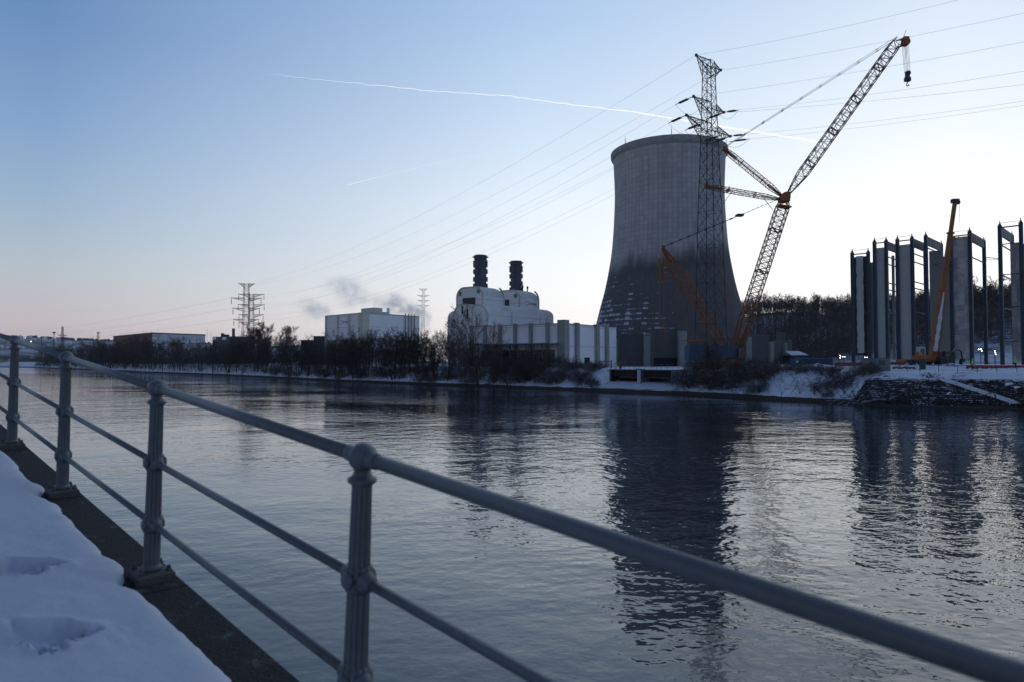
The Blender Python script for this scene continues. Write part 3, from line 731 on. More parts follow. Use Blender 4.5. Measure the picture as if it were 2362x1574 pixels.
# long low hall with grey piers
def hall():
    c = Vector((xat(1302, 185), 185, 0)); zt = zat(744.5, 185)
    LL, RL = 34.0, 30.0
    root = thing('turbine_hall', 'long low white hall with grey piers and dark glazing under a canopy', 'industrial hall', (c.x, c.y, G))
    w_ = MB(); w_.prism([c + (LD * .3 + RDr * .3), c + LD * LL + RDr * .3, c + LD * LL + RDr * RL, c + LD * .3 + RDr * RL], G - .5, zt - .3); w_.build('wall', MT['white_wall'], root)
    rf = MB(); rf.prism([c + (LD * .15 + RDr * .15), c + LD * LL + RDr * .15, c + LD * LL + RDr * RL, c + LD * .15 + RDr * RL], zt - .297, zt - .05); rf.build('roof', mat('hall roof edge', (.3, .31, .33), .6, snow=(.5, .8, .5, 1)), root)
    p = MB(); p.box(c + (LD * 1.0 + RDr * 1.0) + Z * ((G + zt + .5) / 2), (2.4, 2.4, zt + .5 - G + .6), (LD, RDr, Z)); p.build('pier', MT['concrete'], root)
    for px in (1263, 1224, 1188, 1153, 1119, 1088):
        t_ = on_line(px, c, LD); q_ = MB(); q_.box(c + LD * t_ + RDr * .25 + Z * ((G + zt) / 2), (1.05, 1.1, zt - G + .5), (LD, RDr, Z)); q_.build('pier', MT['concrete'], root)
    for px in (1332, 1379, 1400.5):
        t_ = on_line(px, c, RDr); q_ = MB(); q_.box(c + RDr * t_ + LD * .25 + Z * ((G + zt) / 2), (1.1, 1.6, zt - G + .5), (LD, RDr, Z)); q_.build('pier', MT['concrete'], root)
    # canopy and glazing along the river front
    zc = zat(793, 186); zg = zat(807, 188); t1 = on_line(1285, c, LD); t0 = on_line(1112, c, LD)
    g = MB(); g.box(c + LD * ((t0 + t1 + 1) / 2) + RDr * .02 + Z * ((G + zg) / 2), (t0 - t1 - 1, .7, zg - G), (LD, RDr, Z)); g.build('glazing', MT['darkglass'], root)
    cn = MB(); cn.box(c + LD * ((t0 + t1) / 2) - RDr * 2.2 + Z * zc, (t0 - t1 + 1.5, 5.2, .30), (LD, RDr, Z)); cn.build('canopy', MT['cabin'], root)
    for k in range(9):
        px = 1124 + k * 18.3; t_ = on_line(px, c, LD); pp = c + LD * t_ - RDr * 4.2
        po = MB(); po.bar((pp.x, pp.y, G - .3), (pp.x, pp.y, zc), .15, 6)
        if 4 <= k < 8:
            for i in range(5):
                z_ = lerp(G + 1, zg - .2, i / 4); po.bar((pp.x, pp.y, z_), (pp.x + LD.x * -4.2, pp.y + LD.y * -4.2, z_), .05, 4)
        po.build('post', MT['steel'], root)
    # door with a lit-green plate on the right face
    kp = c + RDr * on_line(1353, c, RDr) - LD * 2.5
    return c, zt
hc, hz = hall()
def kiosk(px, D, y0, y1, wd, m, name, label, cat, extra=None):
    x = xat(px, D); z0, z1 = zat(y1, D), zat(y0, D); root = thing(name, label, cat, (x, D, z0)); return root, x, z0, z1
r_, x_, z0, z1 = kiosk(1354, 180, 826, 846, 1.6, None, 'gate_kiosk', 'small dark kiosk with a green plate before the white hall', 'kiosk')
k_ = MB(); k_.box((x_, 180, (z0 + z1) / 2), (1.25, 1.4, z1 - z0)); k_.build('cabin', MT['black'], r_)
k_ = MB(); k_.box((x_, 180, z1 + .06), (1.5, 1.7, .12)); k_.build('roof', MT['cabin'], r_)
k_ = MB(); k_.box((x_ - .25, 179.27, z1 - .4), (.3, .05, .3)); k_.build('sign_plate', MT['greensign'], r_)

def rounded(mb, c, xd, yd, wx, wy, z0, z1, r, segs=7, front_sharp=True, mi=0):
    """block with the top edges rolled over: profile across xd, rounded on both x sides and at the back (yd), flat at the front"""
    nx = 2 * segs + 2
    prof = [(-wx / 2, z0)] + [(-wx / 2 + r - r * math.cos(a), z1 - r + r * math.sin(a)) for a in [math.pi / 2 * k / segs for k in range(segs + 1)]]
    prof += [(-x, z) for x, z in reversed(prof)]
    n = len(prof); vs = [c + xd * x + Z * z for x, z in prof]
    rows = [0.0, wy - r] + [wy - r + r * math.sin(math.pi / 2 * k / segs) for k in range(1, segs + 1)]
    drop = [0, 0] + [r - r * math.cos(math.pi / 2 * k / segs) for k in range(1, segs + 1)]
    vs = []
    for y, dz in zip(rows, drop):
        for x, z in prof: vs.append(c + xd * x + yd * y + Z * max(z0, min(z, z1 - dz)))
    m = len(rows)
    fs = [(k * n + i, k * n + i + 1, (k + 1) * n + i + 1, (k + 1) * n + i) for k in range(m - 1) for i in range(n - 1)]
    fs += [tuple(range(n - 1, -1, -1)), tuple((m - 1) * n + i for i in range(n))]
    if xd.cross(yd).z < 0: fs = [f[::-1] for f in fs]
    for k, f in enumerate(fs):
        zavg = sum(vs[i].z for i in f) / len(f); zmin = min(vs[i].z for i in f)
        mb.add([vs[i] for i in f], [tuple(range(len(f)))], False, 1 if zmin > z1 - r * 1.25 and len(f) == 4 else 0)
def arch_trim(mb, c, xd, nd, wx, z0, z1, r, wd, th, segs=8):
    "cream band that follows the edge of a rounded face"
    prof = [(-wx / 2, z0)] + [(-wx / 2 + r - r * math.cos(a), z1 - r + r * math.sin(a)) for a in [math.pi / 2 * k / segs for k in range(segs + 1)]]
    prof += [(-x, z) for x, z in reversed(prof)]
    mid = Vector((0, 0, 0)); pts = prof
    for (x0, a0), (x1, a1) in zip(pts, pts[1:]):
        f = lambda x, z, s: c + xd * (x * (1 - s * wd / (wx / 2) ) if abs(x) > 0 else 0) + Z * (z - s * wd * (1 if z > z1 - r else 0) * ((z - (z1 - r)) / r))
        A, B, Cc, D = f(x0, a0, 0), f(x1, a1, 0), f(x1, a1, 1), f(x0, a0, 1)
        vs = [p + nd * o for o in (-.02, th) for p in (A, B, Cc, D)]
        mb.add(vs, [(4, 5, 6, 7), (0, 1, 5, 4), (2, 3, 7, 6), (3, 2, 1, 0), (0, 4, 7, 3), (1, 2, 6, 5)])
def disc(mb, c, xd, nd, r, th, n=18, mi=0):
    vs = [c + xd * (r * math.cos(2 * math.pi * k / n)) + Z * (r * math.sin(2 * math.pi * k / n)) for k in range(n)]; vs += [v + nd * th for v in vs]
    mb.add(vs, [tuple(range(n)), tuple(range(2 * n - 1, n - 1, -1))] + [(k, (k + 1) % n, n + (k + 1) % n, n + k) for k in range(n)], mi=mi)
def boiler_house():
    c1 = Vector((xat(1115, 230), 230, 0)); t2 = on_line(1200, c1, RDr); c2 = c1 + RDr * t2
    root = thing('boiler_house', 'stepped white boiler house with rolled roof edges, porthole windows and two dark chimneys', 'industrial building', (c1.x, c1.y, G))
    W = [MT['white_wall'], MT['streak']]; FN = -RDr; SN = -LD     # outward normals: front and river-right side
    def block(c, L1, L2, z1, r, name='tower_block', holes=(), trim=True):
        mb = MB(); cc = c + LD * (L1 / 2); rounded(mb, cc, -LD, RDr, L1, L2, G - .5, z1, r); b = mb.build(name, W, root)
        if trim:
            t_ = MB(); arch_trim(t_, cc, -LD, FN, L1, z1 - 13, z1, r, .55, .22)
            t_.build('edge_trim', MT['cream'], b)
            t_ = MB()                                   # band up the corner and over the far end of the side wall
            n = 8; pr = [(L2, z1 - 12)] + [(L2 - r + r * math.cos(math.pi / 2 * (n - k) / n) if False else L2 - r + r * math.cos(math.pi / 2 * k / n), z1 - r + r * math.sin(math.pi / 2 * k / n)) for k in range(n)]
            for (a0, h0), (a1, h1) in zip(pr, pr[1:]):
                t_.bar(c + RDr * (a0 - .2) + Z * (h0 - .2) + SN * .05, c + RDr * (a1 - .2) + Z * (h1 - .2) + SN * .05, .30, 4)
            t_.build('edge_trim', MT['cream'], b)
        for (f, zz) in holes:
            h = MB(); disc(h, c + LD * (L1 * f) + Z * zz, LD, FN, .95, .16); hb = h.build('porthole_ring', MT['cream'], b)
            h = MB(); disc(h, c + LD * (L1 * f) + Z * zz + FN * .165, LD, FN, .72, .04); h.build('pane', mat('porthole glass', (.12, .17, .19), .3), hb)
        return b
    z1 = zat(660.5, 232); z2 = zat(668.5, 249)
    b1 = block(c1, 12.1, 11.5, z1, 3.4, holes=((.17, zat(672, 231)), (.85, zat(678, 236))))
    lv = MB(); lv.box(c1 + LD * 6.35 + Z * ((zat(687, 233) + zat(706, 233)) / 2) + FN * .06, (5.6, .2, zat(687, 233) - zat(706, 233)), (LD, RDr, Z)); lv.build('louvre', MT['louvre'], root)
    b2 = block(c2, 12.1, 11.9, z2, 3.4, holes=((.17, zat(682, 247)),))
    rc = MB(); rc.box(c2 + LD * 6.6 + FN * .06 + Z * ((zat(692, 250) + zat(706, 250)) / 2), (3.2, .2, 2.3), (LD, RDr, Z)); rc.build('opening', MT['louvre'], root)
    tS = on_line(1221, c2, RDr); sign(root, c2 + RDr * tS + Z * ((zat(690, 252) + zat(713, 252)) / 2) + SN * .0, RDr, SN, 5.4, zat(690, 252) - zat(713, 252))
    # lower annexe along the right side
    o = SN * 4
    a0 = c1 + o + RDr * 1.0; tE = on_line(1275, c1 + o, RDr); zf = zat(715.5, 229)
    an = MB(); an.prism([a0, a0 + RDr * (tE - 1.5), a0 + RDr * (tE - 1.5) + LD * 8, a0 + LD * 8], G - .5, zf); an.build('annexe', MT['white_wall'], root)
    def bulge(px0, px1, ytop, out=.25):
        t0, t1 = on_line(px0, c1 + o, RDr), on_line(px1, c1 + o, RDr); zt = zat(ytop, 230 + .8 * (t0 + t1) / 2)
        mb = MB(); rounded(mb, c1 + o + SN * (out - 5.0) + RDr * t0, SN, RDr, 10, t1 - t0, G - .5, zt, 2.6); b = mb.build('annexe_bay', W, root)
        t_ = MB(); t_.bar(c1 + o + SN * (out + .1) + RDr * (t0 + .2) + Z * (zt - 12), c1 + o + SN * (out + .1) + RDr * (t0 + .2) + Z * (zt - 2.6), .22, 4); t_.build('edge_trim', MT['cream'], b)
    bulge(1178, 1216, 708); bulge(1244, 1259, 715); bulge(1259, 1275.5, 715.5)
    # rounded annexes at the front
    mb = MB(); rounded(mb, c1 + LD * 5.0 - RDr * 4.5, -LD, RDr, 8.6, 10, G - .5, zat(700.5, 228), 3.6); ba = mb.build('annexe_bay', W, root)
    t_ = MB(); arch_trim(t_, c1 + LD * 5.0 - RDr * 4.5, -LD, FN, 8.6, G, zat(700.5, 228), 3.6, .45, .2); t_.build('edge_trim', MT['cream'], ba)
    mb = MB(); rounded(mb, c1 + SN * .2 - RDr * 3.2, -LD, RDr, 8.6, 9, G - .5, zat(703, 228), 4.0); ba = mb.build('annexe_bay', W, root)
    t_ = MB(); arch_trim(t_, c1 + SN * .2 - RDr * 3.2, -LD, FN, 8.6, G, zat(703, 228), 4.0, .45, .2); t_.build('edge_trim', MT['cream'], ba)
    mb = MB(); rounded(mb, c1 + LD * 11.4 - RDr * 1.5, -LD, RDr, 7, 12, G - .5, zat(720, 240), 2.8); mb.build('annexe_bay', W, root)
    for k, (f, y0, y1) in enumerate(((5.4, 704, 722), (3.2, 712, 735), (8.3, 714, 722))):
        sl = MB(); zz0, zz1 = zat(y1, 226), zat(y0, 226); pb = c1 + LD * f - RDr * 4.5 + FN * .06 if k < 2 else c1 + LD * 9.9 - RDr * 1.7
        sl.box(pb + Z * ((zz0 + zz1) / 2), (.55, .2, zz1 - zz0), (LD, RDr, Z)); sl.build('slot_window', MT['black'], root)
    for px in (1221, 1232):
        ve = MB(); p = c2 + RDr * on_line(px, c2, RDr) + LD * 3; ve.bar(p + Z * (z2 - .5), p + Z * (z2 + 1.0), .22, 8); ve.bar(p + Z * (z2 + 1.0), p + Z * (z2 + 1.9), .36, 8); ve.build('vent', MT['black'], root)
    # chimneys
    for (px, D, ytop, r, seed) in ((1108, 237, 587.5, 2.1, 0), (1190.5, 255, 601, 2.1, 1)):
        x = xat(px, D); zt = zat(ytop + 2, D); zb = 24; ch = MB()
        ch.lathe((x, D, 0), [(r, zb), (r, zt)], 32); c_ = ch.build('chimney', MT['chimney'], root)
        rg = MB(); rg.lathe((x, D, 0), [(r * 1.0, zt - 1.6), (r * 1.07, zt - 1.5), (r * 1.07, zt - .1), (r * .9, zt)], 32)
        rg.lathe((x, D, 0), [(r * 1.0, zt - .75), (r * 1.32, zt - .72), (r * 1.34, zt - .55), (r * 1.0, zt - .5)], 32); rg.build('rim', MT['chimney'], c_)
        k = 0; z = zt - 3.0
        while z > zb + 1:
            for a in (R(-8), R(172), R(60), R(-120)):
                pp = Vector((x + (r + .14) * math.cos(a + k * .05), D + (r + .14) * math.sin(a + k * .05), z)); d = Vector((math.cos(a), math.sin(a), 0)); e = Vector((-d.y, d.x, 0))
                pa = MB(); pa.box(pp, (.5, 1.2, 1.5 if k % 3 else 2.3), (d, e, Z)); pa.build('strake', MT['chimney'], c_)
            z -= 2.7; k += 1
boiler_house()

def signed_block():
    c = Vector((xat(838, 300), 300, 0)); L1 = Vector((-.72, .69, 0)).normalized(); L2 = Vector((.63, .78, 0)).normalized()
    t1 = on_line(749, c, L1); t2 = on_line(967, c, L2); zt = zat(722.5, 300)
    root = thing('signed_block', 'white industrial block with a banner and red emblem, steam drifting behind', 'industrial building', (c.x, c.y, G))
    b = MB(); b.prism([c, c + L1 * t1, c + L1 * t1 + L2 * t2, c + L2 * t2], zat(782, 300), zt); b.build('wall', MT['white_wall'], root)
    b = MB(); b.prism([c + L1 * .4 + L2 * .4, c + L1 * t1 + L2 * .4, c + L1 * t1 + L2 * t2, c + L1 * .4 + L2 * t2], G - .5, zat(782, 300) - .003)
    b.build('lower_wall', mat('tan louvre wall', (.30, .24, .18), .7, var=.2, vs=.5, dirt=((.08, .08, .09), 2.5, (1, 1, .02), .5)), root)
    rf = MB(); rf.prism([c - L1 * .15 - L2 * .15, c + L1 * t1, c + L1 * t1 + L2 * t2, c + L2 * t2 - L1 * .15], zt + .003, zt + .3); rf.build('roof', mat('block roof', (.3, .31, .33), .6, snow=(.5, .8, .5, 1)), root)
    for px in (752, 779.5, 806):
        t_ = on_line(px, c, L1); p = MB(); p.box(c + L1 * t_ + Z * ((G + zt) / 2), (.9, .9, zt - G + .4), (L1, L2, Z)); p.build('pier', MT['cream'], root)
    p = MB(); p.box(c + (L1 + L2) * .6 + Z * ((G + zt) / 2), (3.6, 3.6, zt - G + .5), (L1, L2, Z)); p.build('pier', MT['cream'], root)
    ts = on_line(793, c, L1); sign(root, c + L1 * ts + Z * ((zat(733, 312) + zat(755.5, 312)) / 2), -L1, -L2, 5.4 * 1.0, 4.4)
    for px in (934, 941.5, 948, 955):
        t_ = on_line(px, c, L2); p = MB(); q = c + L2 * t_ - L1 * .3; p.bar((q.x, q.y, G), (q.x, q.y, zt + 1.2), .22, 6); p.build('pipe', mat('copper flue', (.32, .22, .19), .5), root)
    for px, wd, h, off in ((812, 10, 2.6, 9), (845, 7, 1.6, 8), (866, 5, 1.2, 8)):
        t_ = on_line(px, c, L2 if px > 838 else L1) if px > 838 else 0; q = c + L2 * (t_ + off) + L1 * 6
        p = MB(); p.box(q + Z * (zt + h / 2 + .3), (wd, 5, h), (L1, L2, Z)); p.build('roof_plant', MT['cream'], root)
    q = c + L2 * 18 + L1 * 5; p = MB(); p.bar(q + Z * zt, q + Z * (zt + 3.6), .7, 12); p.build('vent', MT['white_clean'], root)
    an = MB(); a0 = c + L2 * 2 - L1 * 4; an.prism([a0, a0 + L2 * 14, a0 + L2 * 14 + L1 * 3.8, a0 + L1 * 3.8], G - .5, zat(760, 300)); an.build('annexe', MT['white_wall'], root)
signed_block()
def warehouse():
    c = Vector((xat(349, 450), 450, 0)); L1 = Vector((-.69, .72, 0)).normalized(); L2 = Vector((.5, .86, 0)).normalized()
    t1 = on_line(261, c, L1); t2 = on_line(473, c, L2); zt = zat(769.5, 450)
    root = thing('warehouse', 'large flat warehouse beyond the trees, rust orange end and pale grey side', 'warehouse', (c.x, c.y, G))
    b = MB(); b.prism([c, c + L1 * t1, c + L1 * t1 + L2 * .5, c + L2 * .5], G - .5, zt); b.build('gable_wall', MT['brick'], root)
    b = MB(); b.prism([c + L2 * .503, c + L2 * .503 + L1 * (t1 - .02), c + L2 * t2 + L1 * t1, c + L2 * t2], G - .5, zt - .02); b.build('side_wall', mat('pale ribbed cladding', (.42, .45, .50), .5, var=.05), root)
    b = MB(); b.prism([c - L2 * .3 - L1 * .3, c + L1 * (t1 + .3) - L2 * .3, c + L1 * (t1 + .3) + L2 * (t2 + .3), c + L2 * (t2 + .3) - L1 * .3], zt + .003, zt + .7); b.build('roof', mat('dark fascia', (.06, .07, .085), .6, snow=(.5, .8, .5, 1)), root)
    b = MB(); q = c + L1 * (t1 - 3.2) - L2 * .08; b.box(q + Z * (zt - 6), (4, .15, 3.6), (L1, L2, Z)); b.build('panel', MT['white_clean'], root)
    b = MB(); q = c + L2 * 2.6 - L1 * .08; b.box(q + Z * (zt - 4), (.15, 3.5, 3.4), (L1, L2, Z)); b.build('panel', MT['white_clean'], root)
warehouse()
def brick_plant():
    D = 420; x0, x1 = xat(490, D), xat(552, D); root = thing('brick_plant', 'small grey works with flat roofs and one short dark stack, right of the warehouse', 'industrial building', (x0, D, G))
    b = MB(); b.prism([(x0, D), (xat(528, D), D), (xat(528, D) + 4, D + 14), (x0 + 4, D + 14)], G - .5, zat(777, D)); b.build('wall', mat('grey brick', (.12, .11, .12), .8, var=.3, vs=.6), root)
    b = MB(); b.prism([(xat(528, D) + .1, D + 1), (x1, D + 1), (x1 + 4, D + 14), (xat(528, D) + 4.2, D + 14)], G - .5, zat(776, D)); b.build('wing', mat('dark brick', (.07, .055, .055), .8, var=.3, vs=.6), root)
    b = MB(); b.bar((xat(529, D), D + 6, G), (xat(529, D), D + 6, zat(757, D)), .95, 12, r2=.85); b.build('chimney', MT['framesteel'], root)
    for px, y, s in ((507, 771, 1.6), (517, 774, 2.2)):
        b = MB(); b.box((xat(px, D), D + 4, zat(y + 4, D)), (s, s, 3.4)); b.build('vent', MT['louvre'], root)
    for px in (494, 517):
        b = MB(); b.box((xat(px, D), D - .06, zat(781, D)), (2.3, .1, 1.5)); b.build('panel', MT['white_clean'], root)
brick_plant()
for px, D, y, wd, lb in ((750, 330, 778, 9, 'squat dark brick outbuilding at the left foot of the signed white block'), (718, 340, 787, 8, 'very low dark shed between bare trees left of the signed white block'), (1143, 245, 755, 3.6, 'small white roof cabin showing between thicket and boiler house')):
    x = xat(px - (28 if px == 1143 else 0), D); s = thing('outbuilding', lb, 'building', (x, D, G))
    b = MB(); b.box((x, D, (G + zat(y, D)) / 2), (wd, 8, zat(y, D) - G)); b.build('wall', mat('dark outbuilding', (.06, .05, .055), .8) if px < 1000 else MT['white_wall'], s)
    b = MB(); b.box((x, D, zat(y, D) + .2), (wd + .6, 8.6, .4)); b.build('roof', MT['cabin'], s)
# ------------------------------------------------------------------ big lattice crane
def lboom(mb, P, Q, wp, wq, bay, rc, rl, plane, t0=.06, t1=.06, end0=.3, end1=.3, swell=None, dbl=False):
    "four chord lattice boom from P to Q, wp wide in the crane's plane and wq across it, tapering at both ends"
    d = (Q - P); Ln = d.length; d.normalize(); A = plane.cross(d).normalized(); B = plane
    n = max(3, int(Ln / bay)); st = []
    for k in range(n + 1):
        s = k / n; f = 1.0
        if s < t0: f = lerp(end0, 1, s / t0)
        if s > 1 - t1: f = lerp(end1, 1, (1 - s) / t1)
        c = P + d * (Ln * s)
        st.append([c + A * (wp / 2 * f * a) + B * (wq / 2 * f * b) for a, b in ((-1, -1), (1, -1), (1, 1), (-1, 1))])
    for k in range(n):
        for i in range(4):
            j = (i + 1) % 4; mb.bar(st[k][i], st[k + 1][i], rc, 5, cap=False)
            a, b = (i, j) if k % 2 else (j, i)
            mb.bar(st[k][a], st[k + 1][b], rl, 3, cap=False)
            if dbl: mb.bar(st[k][b], st[k + 1][a], rl, 3, cap=False)
            mb.bar(st[k][i], st[k][j], rl, 3, cap=False)
        if k and k % 7 == 0:
            for i in range(4): mb.bar(st[k][i], st[k][(i + 1) % 4], rc * 1.25, 4)
            mb.bar(st[k][0], st[k][2], rc, 4)
    return st
def crane():
    D = 172; a = lambda x, y, o=0: at(x, y, D + o); pl_ = Vector((0, 1, 0)); O = MT['orange']
    base = a(1680, 846); base.z = G
    root = thing('crawler_crane', 'huge orange lattice crawler crane with luffing jib leaning right over the river bank', 'crane', base)
    foot = a(1694, 820); knee = a(1810, 463)
    mb = MB(); lboom(mb, foot, knee, 2.75, 2.5, 1.55, .135, .075, pl_, .07, .045, .25, .55, dbl=True)
    f2 = foot.lerp(knee, .27); d = (knee - foot).normalized(); A = pl_.cross(d).normalized()
    for s in (-1, 1):                                   # heavier lower section
        for q in (-1, 1): mb.bar(foot + d * 2 + A * (.7 * s) + pl_ * q * 1.1, f2 + A * (1.38 * s) + pl_ * q * 1.25, .20, 6)
    boom = mb.build('main_boom', mat('boom paint with backlit shade', (.20, .065, .016), .5, var=.3, vs=.4, dirt=((.10, .04, .02), .8, None, .54)), root)  # orange darkened in the colour for the boom's backlit look
    jb = a(1815, 452); jt = a(2072, 93)
    mb = MB(); st = lboom(mb, jb, jt, 2.35, 2.2, 1.45, .125, .07, pl_, .14, .05, .2, .75); 
    dj = (jt - jb).normalized(); Aj = pl_.cross(dj).normalized()
    mb.bar(jb + dj * 7 + Aj * -.2, jt - dj * 5 + Aj * -.35, .09, 5)                         # hoist line running inside the jib
    jib = mb.build('luffing_jib', mat('jib paint with backlit shade', (.13, .035, .022), .5, var=.35, vs=.3, dirt=((.10, .10, .11), .25, None, .56)), root)  # darker red paints in the jib's silhouette against the bright sky
    hd = MB(); hp = a(2088, 96); hd.box(hp, (1.3, 1.6, 2.0)); hd.bar(jt + Vector((.4, -.9, -.3)), hp + Vector((0, -.7, .4)), .22, 5); hd.bar(jt + Vector((.4, .9, -1.4)), hp + Vector((0, .7, -.6)), .22, 5)
    hd.bar(jt + Vector((-.5, 0, -.2)), jt + Vector((1.4, 0, .5)), .18, 5); hd.bar(hp + Vector((-.5, 0, .9)), hp + Vector((.3, 0, 3.0)), .06, 4)
    for s in (-.6, .6): hd.lathe(hp + Vector((.1, s, -.2)), [(.9, -.1), (.9, .1)], 18, (Vector((1, 0, 0)), Z, Vector((0, 1, 0))))
    hd.build('jib_head', O, jib)
    rp = MB(); hk = a(2093, 172)
    for dx in (-.42, .42, -.16, .16):
        for dy in (-.5, .5): rp.bar(hp + Vector((dx * 1.2, dy, -.8)), hk + Vector((dx, dy, .5)), .04, 4)
    rp.build('hoist_rope', MT['insul'], root)
    hb = MB(); hb.box(hk, (.75, 1.0, 1.5)); hb.box(hk - Z * 1.3, (1.35, .9, 1.0)); hb.lathe(hk + Vector((0, -.5, .2)), [(.6, -.1), (.6, .1)], 16, (Vector((1, 0, 0)), Z, Vector((0, 1, 0))))
    hbo = hb.build('hook_block', MT['crane_dark'], root)
    hh = MB(); h0 = hk - Z * 1.7; hh.path([h0 + Vector(p) for p in ((0, 0, 0), (0, 0, -.5), (-.25, 0, -.75), (-.3, 0, -1.05), (0, 0, -1.3), (.32, 0, -1.1), (.36, 0, -.85))], .14, 6); hh.build('hook', MT['insul'], hbo)
    # back struts
    for (tip, bs, nm) in (((1669, 343), (1806, 455), 'upper'), ((1627, 430), (1802, 461), 'lower')):
        mb = MB(); T = a(*tip); Bq = a(*bs); d = (T - Bq).normalized()
        lboom(mb, Bq, T, .95, 1.7, .95, .09, .05, pl_, .18, .12, .25, .35)
        for q in (-.5, .5): mb.bar(T - d * 4.2 + Vector((0, q, 0)), T + Vector((0, q, 0)), .20, 5); mb.bar(Bq + Vector((0, q, 0)), Bq + d * 5 + Vector((0, q, 0)), .13, 5)
        for f in (.3, .5, .75): mb.bar(Bq.lerp(T, f), Bq.lerp(T, f) - Z * .9, .07, 4)
        mb.box(T, (.8, 1.6, .8)); mb.build('back_strut', O, root)
    k = MB(); k.box(knee + Vector((-.2, 0, .3)), (2.2, 2.6, 1.4)); k.box(knee + Vector((.4, 0, 1.2)), (1.4, 2.2, 1.6))
    k.box(knee + Vector((-.2, 0, -1.6)), (2.9, 2.7, .3), (d, Vector((0, 1, 0)), d.cross(Vector((0, 1, 0))))); k.build('knee_joint', O, root)
    # derrick mast
    df = a(1682, 818); dt = a(1528, 571); mb = MB(); lboom(mb, df, dt, 2.5, 2.2, 1.5, .135, .065, pl_, .16, .22, .2, .15, dbl=True)
    dd = (dt - df).normalized(); Ad = pl_.cross(dd).normalized(); mb.bar(dt - dd * 4.5, dt + dd * .3, .42, 6, r2=.3); mb.box(dt, (.9, 1.8, .8))
    mb.build('derrick_mast', O, root)
    for x, x2 in ((1520.5, 0), (1530, 1)):
        p = MB(); t0 = a(x, 604); t1 = a(x, 648); p.bar(t0, t1, .30, 6); p.box(t0 + Z * .3, (.7, .5, .7)); p.box(t1 - Z * .2, (.5, .5, .6)); p.bar(t0, dt - Z * .4, .06, 4)
        p.build('hanging_pendant', O, root)
        p = MB(); p.path([t1 - Z * .3, a(x + 1.5, 740), a(x + 9 + x2, 805)], .05, 4); p.build('rope', O, root)
    for (x0, y0, x1, y1) in ((1536, 620, 1592, 778), (1548, 625, 1606, 790), (1652, 580, 1690, 760), (1660, 570, 1694, 745)):
        p = MB(); p.bar(a(x0, y0), a(x1, y1), .07, 4); p.build('rope', O, root)
    # pendants
    def pend(x0, y0, x1, y1, r=.075, off=.9):
        for o in (-off, off):
            p = MB(); A0, B0 = a(x0, y0, o), a(x1, y1, o); p.bar(A0, B0, r, 4); n = 9
            for i in range(1, n): c = A0.lerp(B0, i / n); p.bar(c - (B0 - A0).normalized() * .35, c + (B0 - A0).normalized() * .35, r * 2.1, 4)
            p.build('pendant_line', MT['insul'], root)
    pend(1671, 341, 2068, 90); pend(1674, 337, 2066, 86, .06)
    pend(1530, 570, 1706, 497, .12); pend(1706, 497, 1800, 458, .05); pend(1627, 432, 1667, 345, .05)
    c = MB(); c.box(a(1706, 497), (1.7, 1.9, .45)); c.build('pendant_frame', MT['crane_dark'], root)
    for (x0, y0, x1, y1) in ((1762, 458, 1783, 485), (1690, 440, 1668, 470)): c = MB(); c.bar(a(x0, y0), a(x1, y1), .08, 4); c.build('brace', MT['crane_dark'], root)
    # machine house, cab, counterweight, crawlers
    H = MB(); H.box(a(1664, 812) + Z * 0, (7.5, 4.2, 3.0)); H.box(a(1664, 800), (6.2, 3.6, .5)); H.bar(a(1648, 790), a(1690, 822), .3, 5); house = H.build('machine_house', MT['crane_blue'], root)
    H = MB(); H.box(a(1703, 815) + Vector((0, -2.2, 0)), (1.9, 1.5, 2.4)); H.build('cab', MT['darkglass'], root)
    H = MB()
    for i in range(6): H.box(a(1603, 828 - i * 6.0), (4.2 if i < 5 else 3.6, 4.6, .62))
    H.build('counterweight', MT['crane_blue'], root)
    H = MB(); H.box(a(1601, 786), (5.4, 4, .35)); H.bar(a(1592, 783), a(1615, 790), .25, 4); H.bar(a(1617, 790), a(1617, 835), .22, 4); H.build('ballast_frame', MT['orange_snow'], root)
    H = MB(); H.bar(a(1598, 838), a(1668, 834), .35, 5); H.build('ballast_link', MT['crane_dark'], root)
    H = MB(); H.box(a(1676, 829) , (6, 4, .9)); H.build('slewing_ring', MT['crane_dark'], root)
    for s in (-1, 1):
        cr = MB(); c0 = Vector((xat(1668, D), D + 3.2 * s, G + .95)); n = 26; prof = []
        for i in range(n):
            t = 2 * math.pi * i / n; prof.append((math.cos(t) * .85 + (6.2 if math.cos(t) > 0 else -6.2), math.sin(t) * .85))
        vs = [c0 + Vector((x, -.6, z)) for x, z in prof] + [c0 + Vector((x, .6, z)) for x, z in prof]
        cr.add(vs, [tuple(range(n)), tuple(range(2 * n - 1, n - 1, -1))] + [(i, n + i, n + (i + 1) % n, (i + 1) % n) for i in range(n)])
        tr = cr.build('crawler_track', MT['crane_dark'], root)
        fr = MB(); fr.box(c0 + Vector((0, -.72, 0)), (11.5, .2, .9)); fr.box(c0 + Vector((0, 0, .95)), (9, 1.3, .18)); fr.build('track_frame', MT['orange_snow'], tr)
crane()

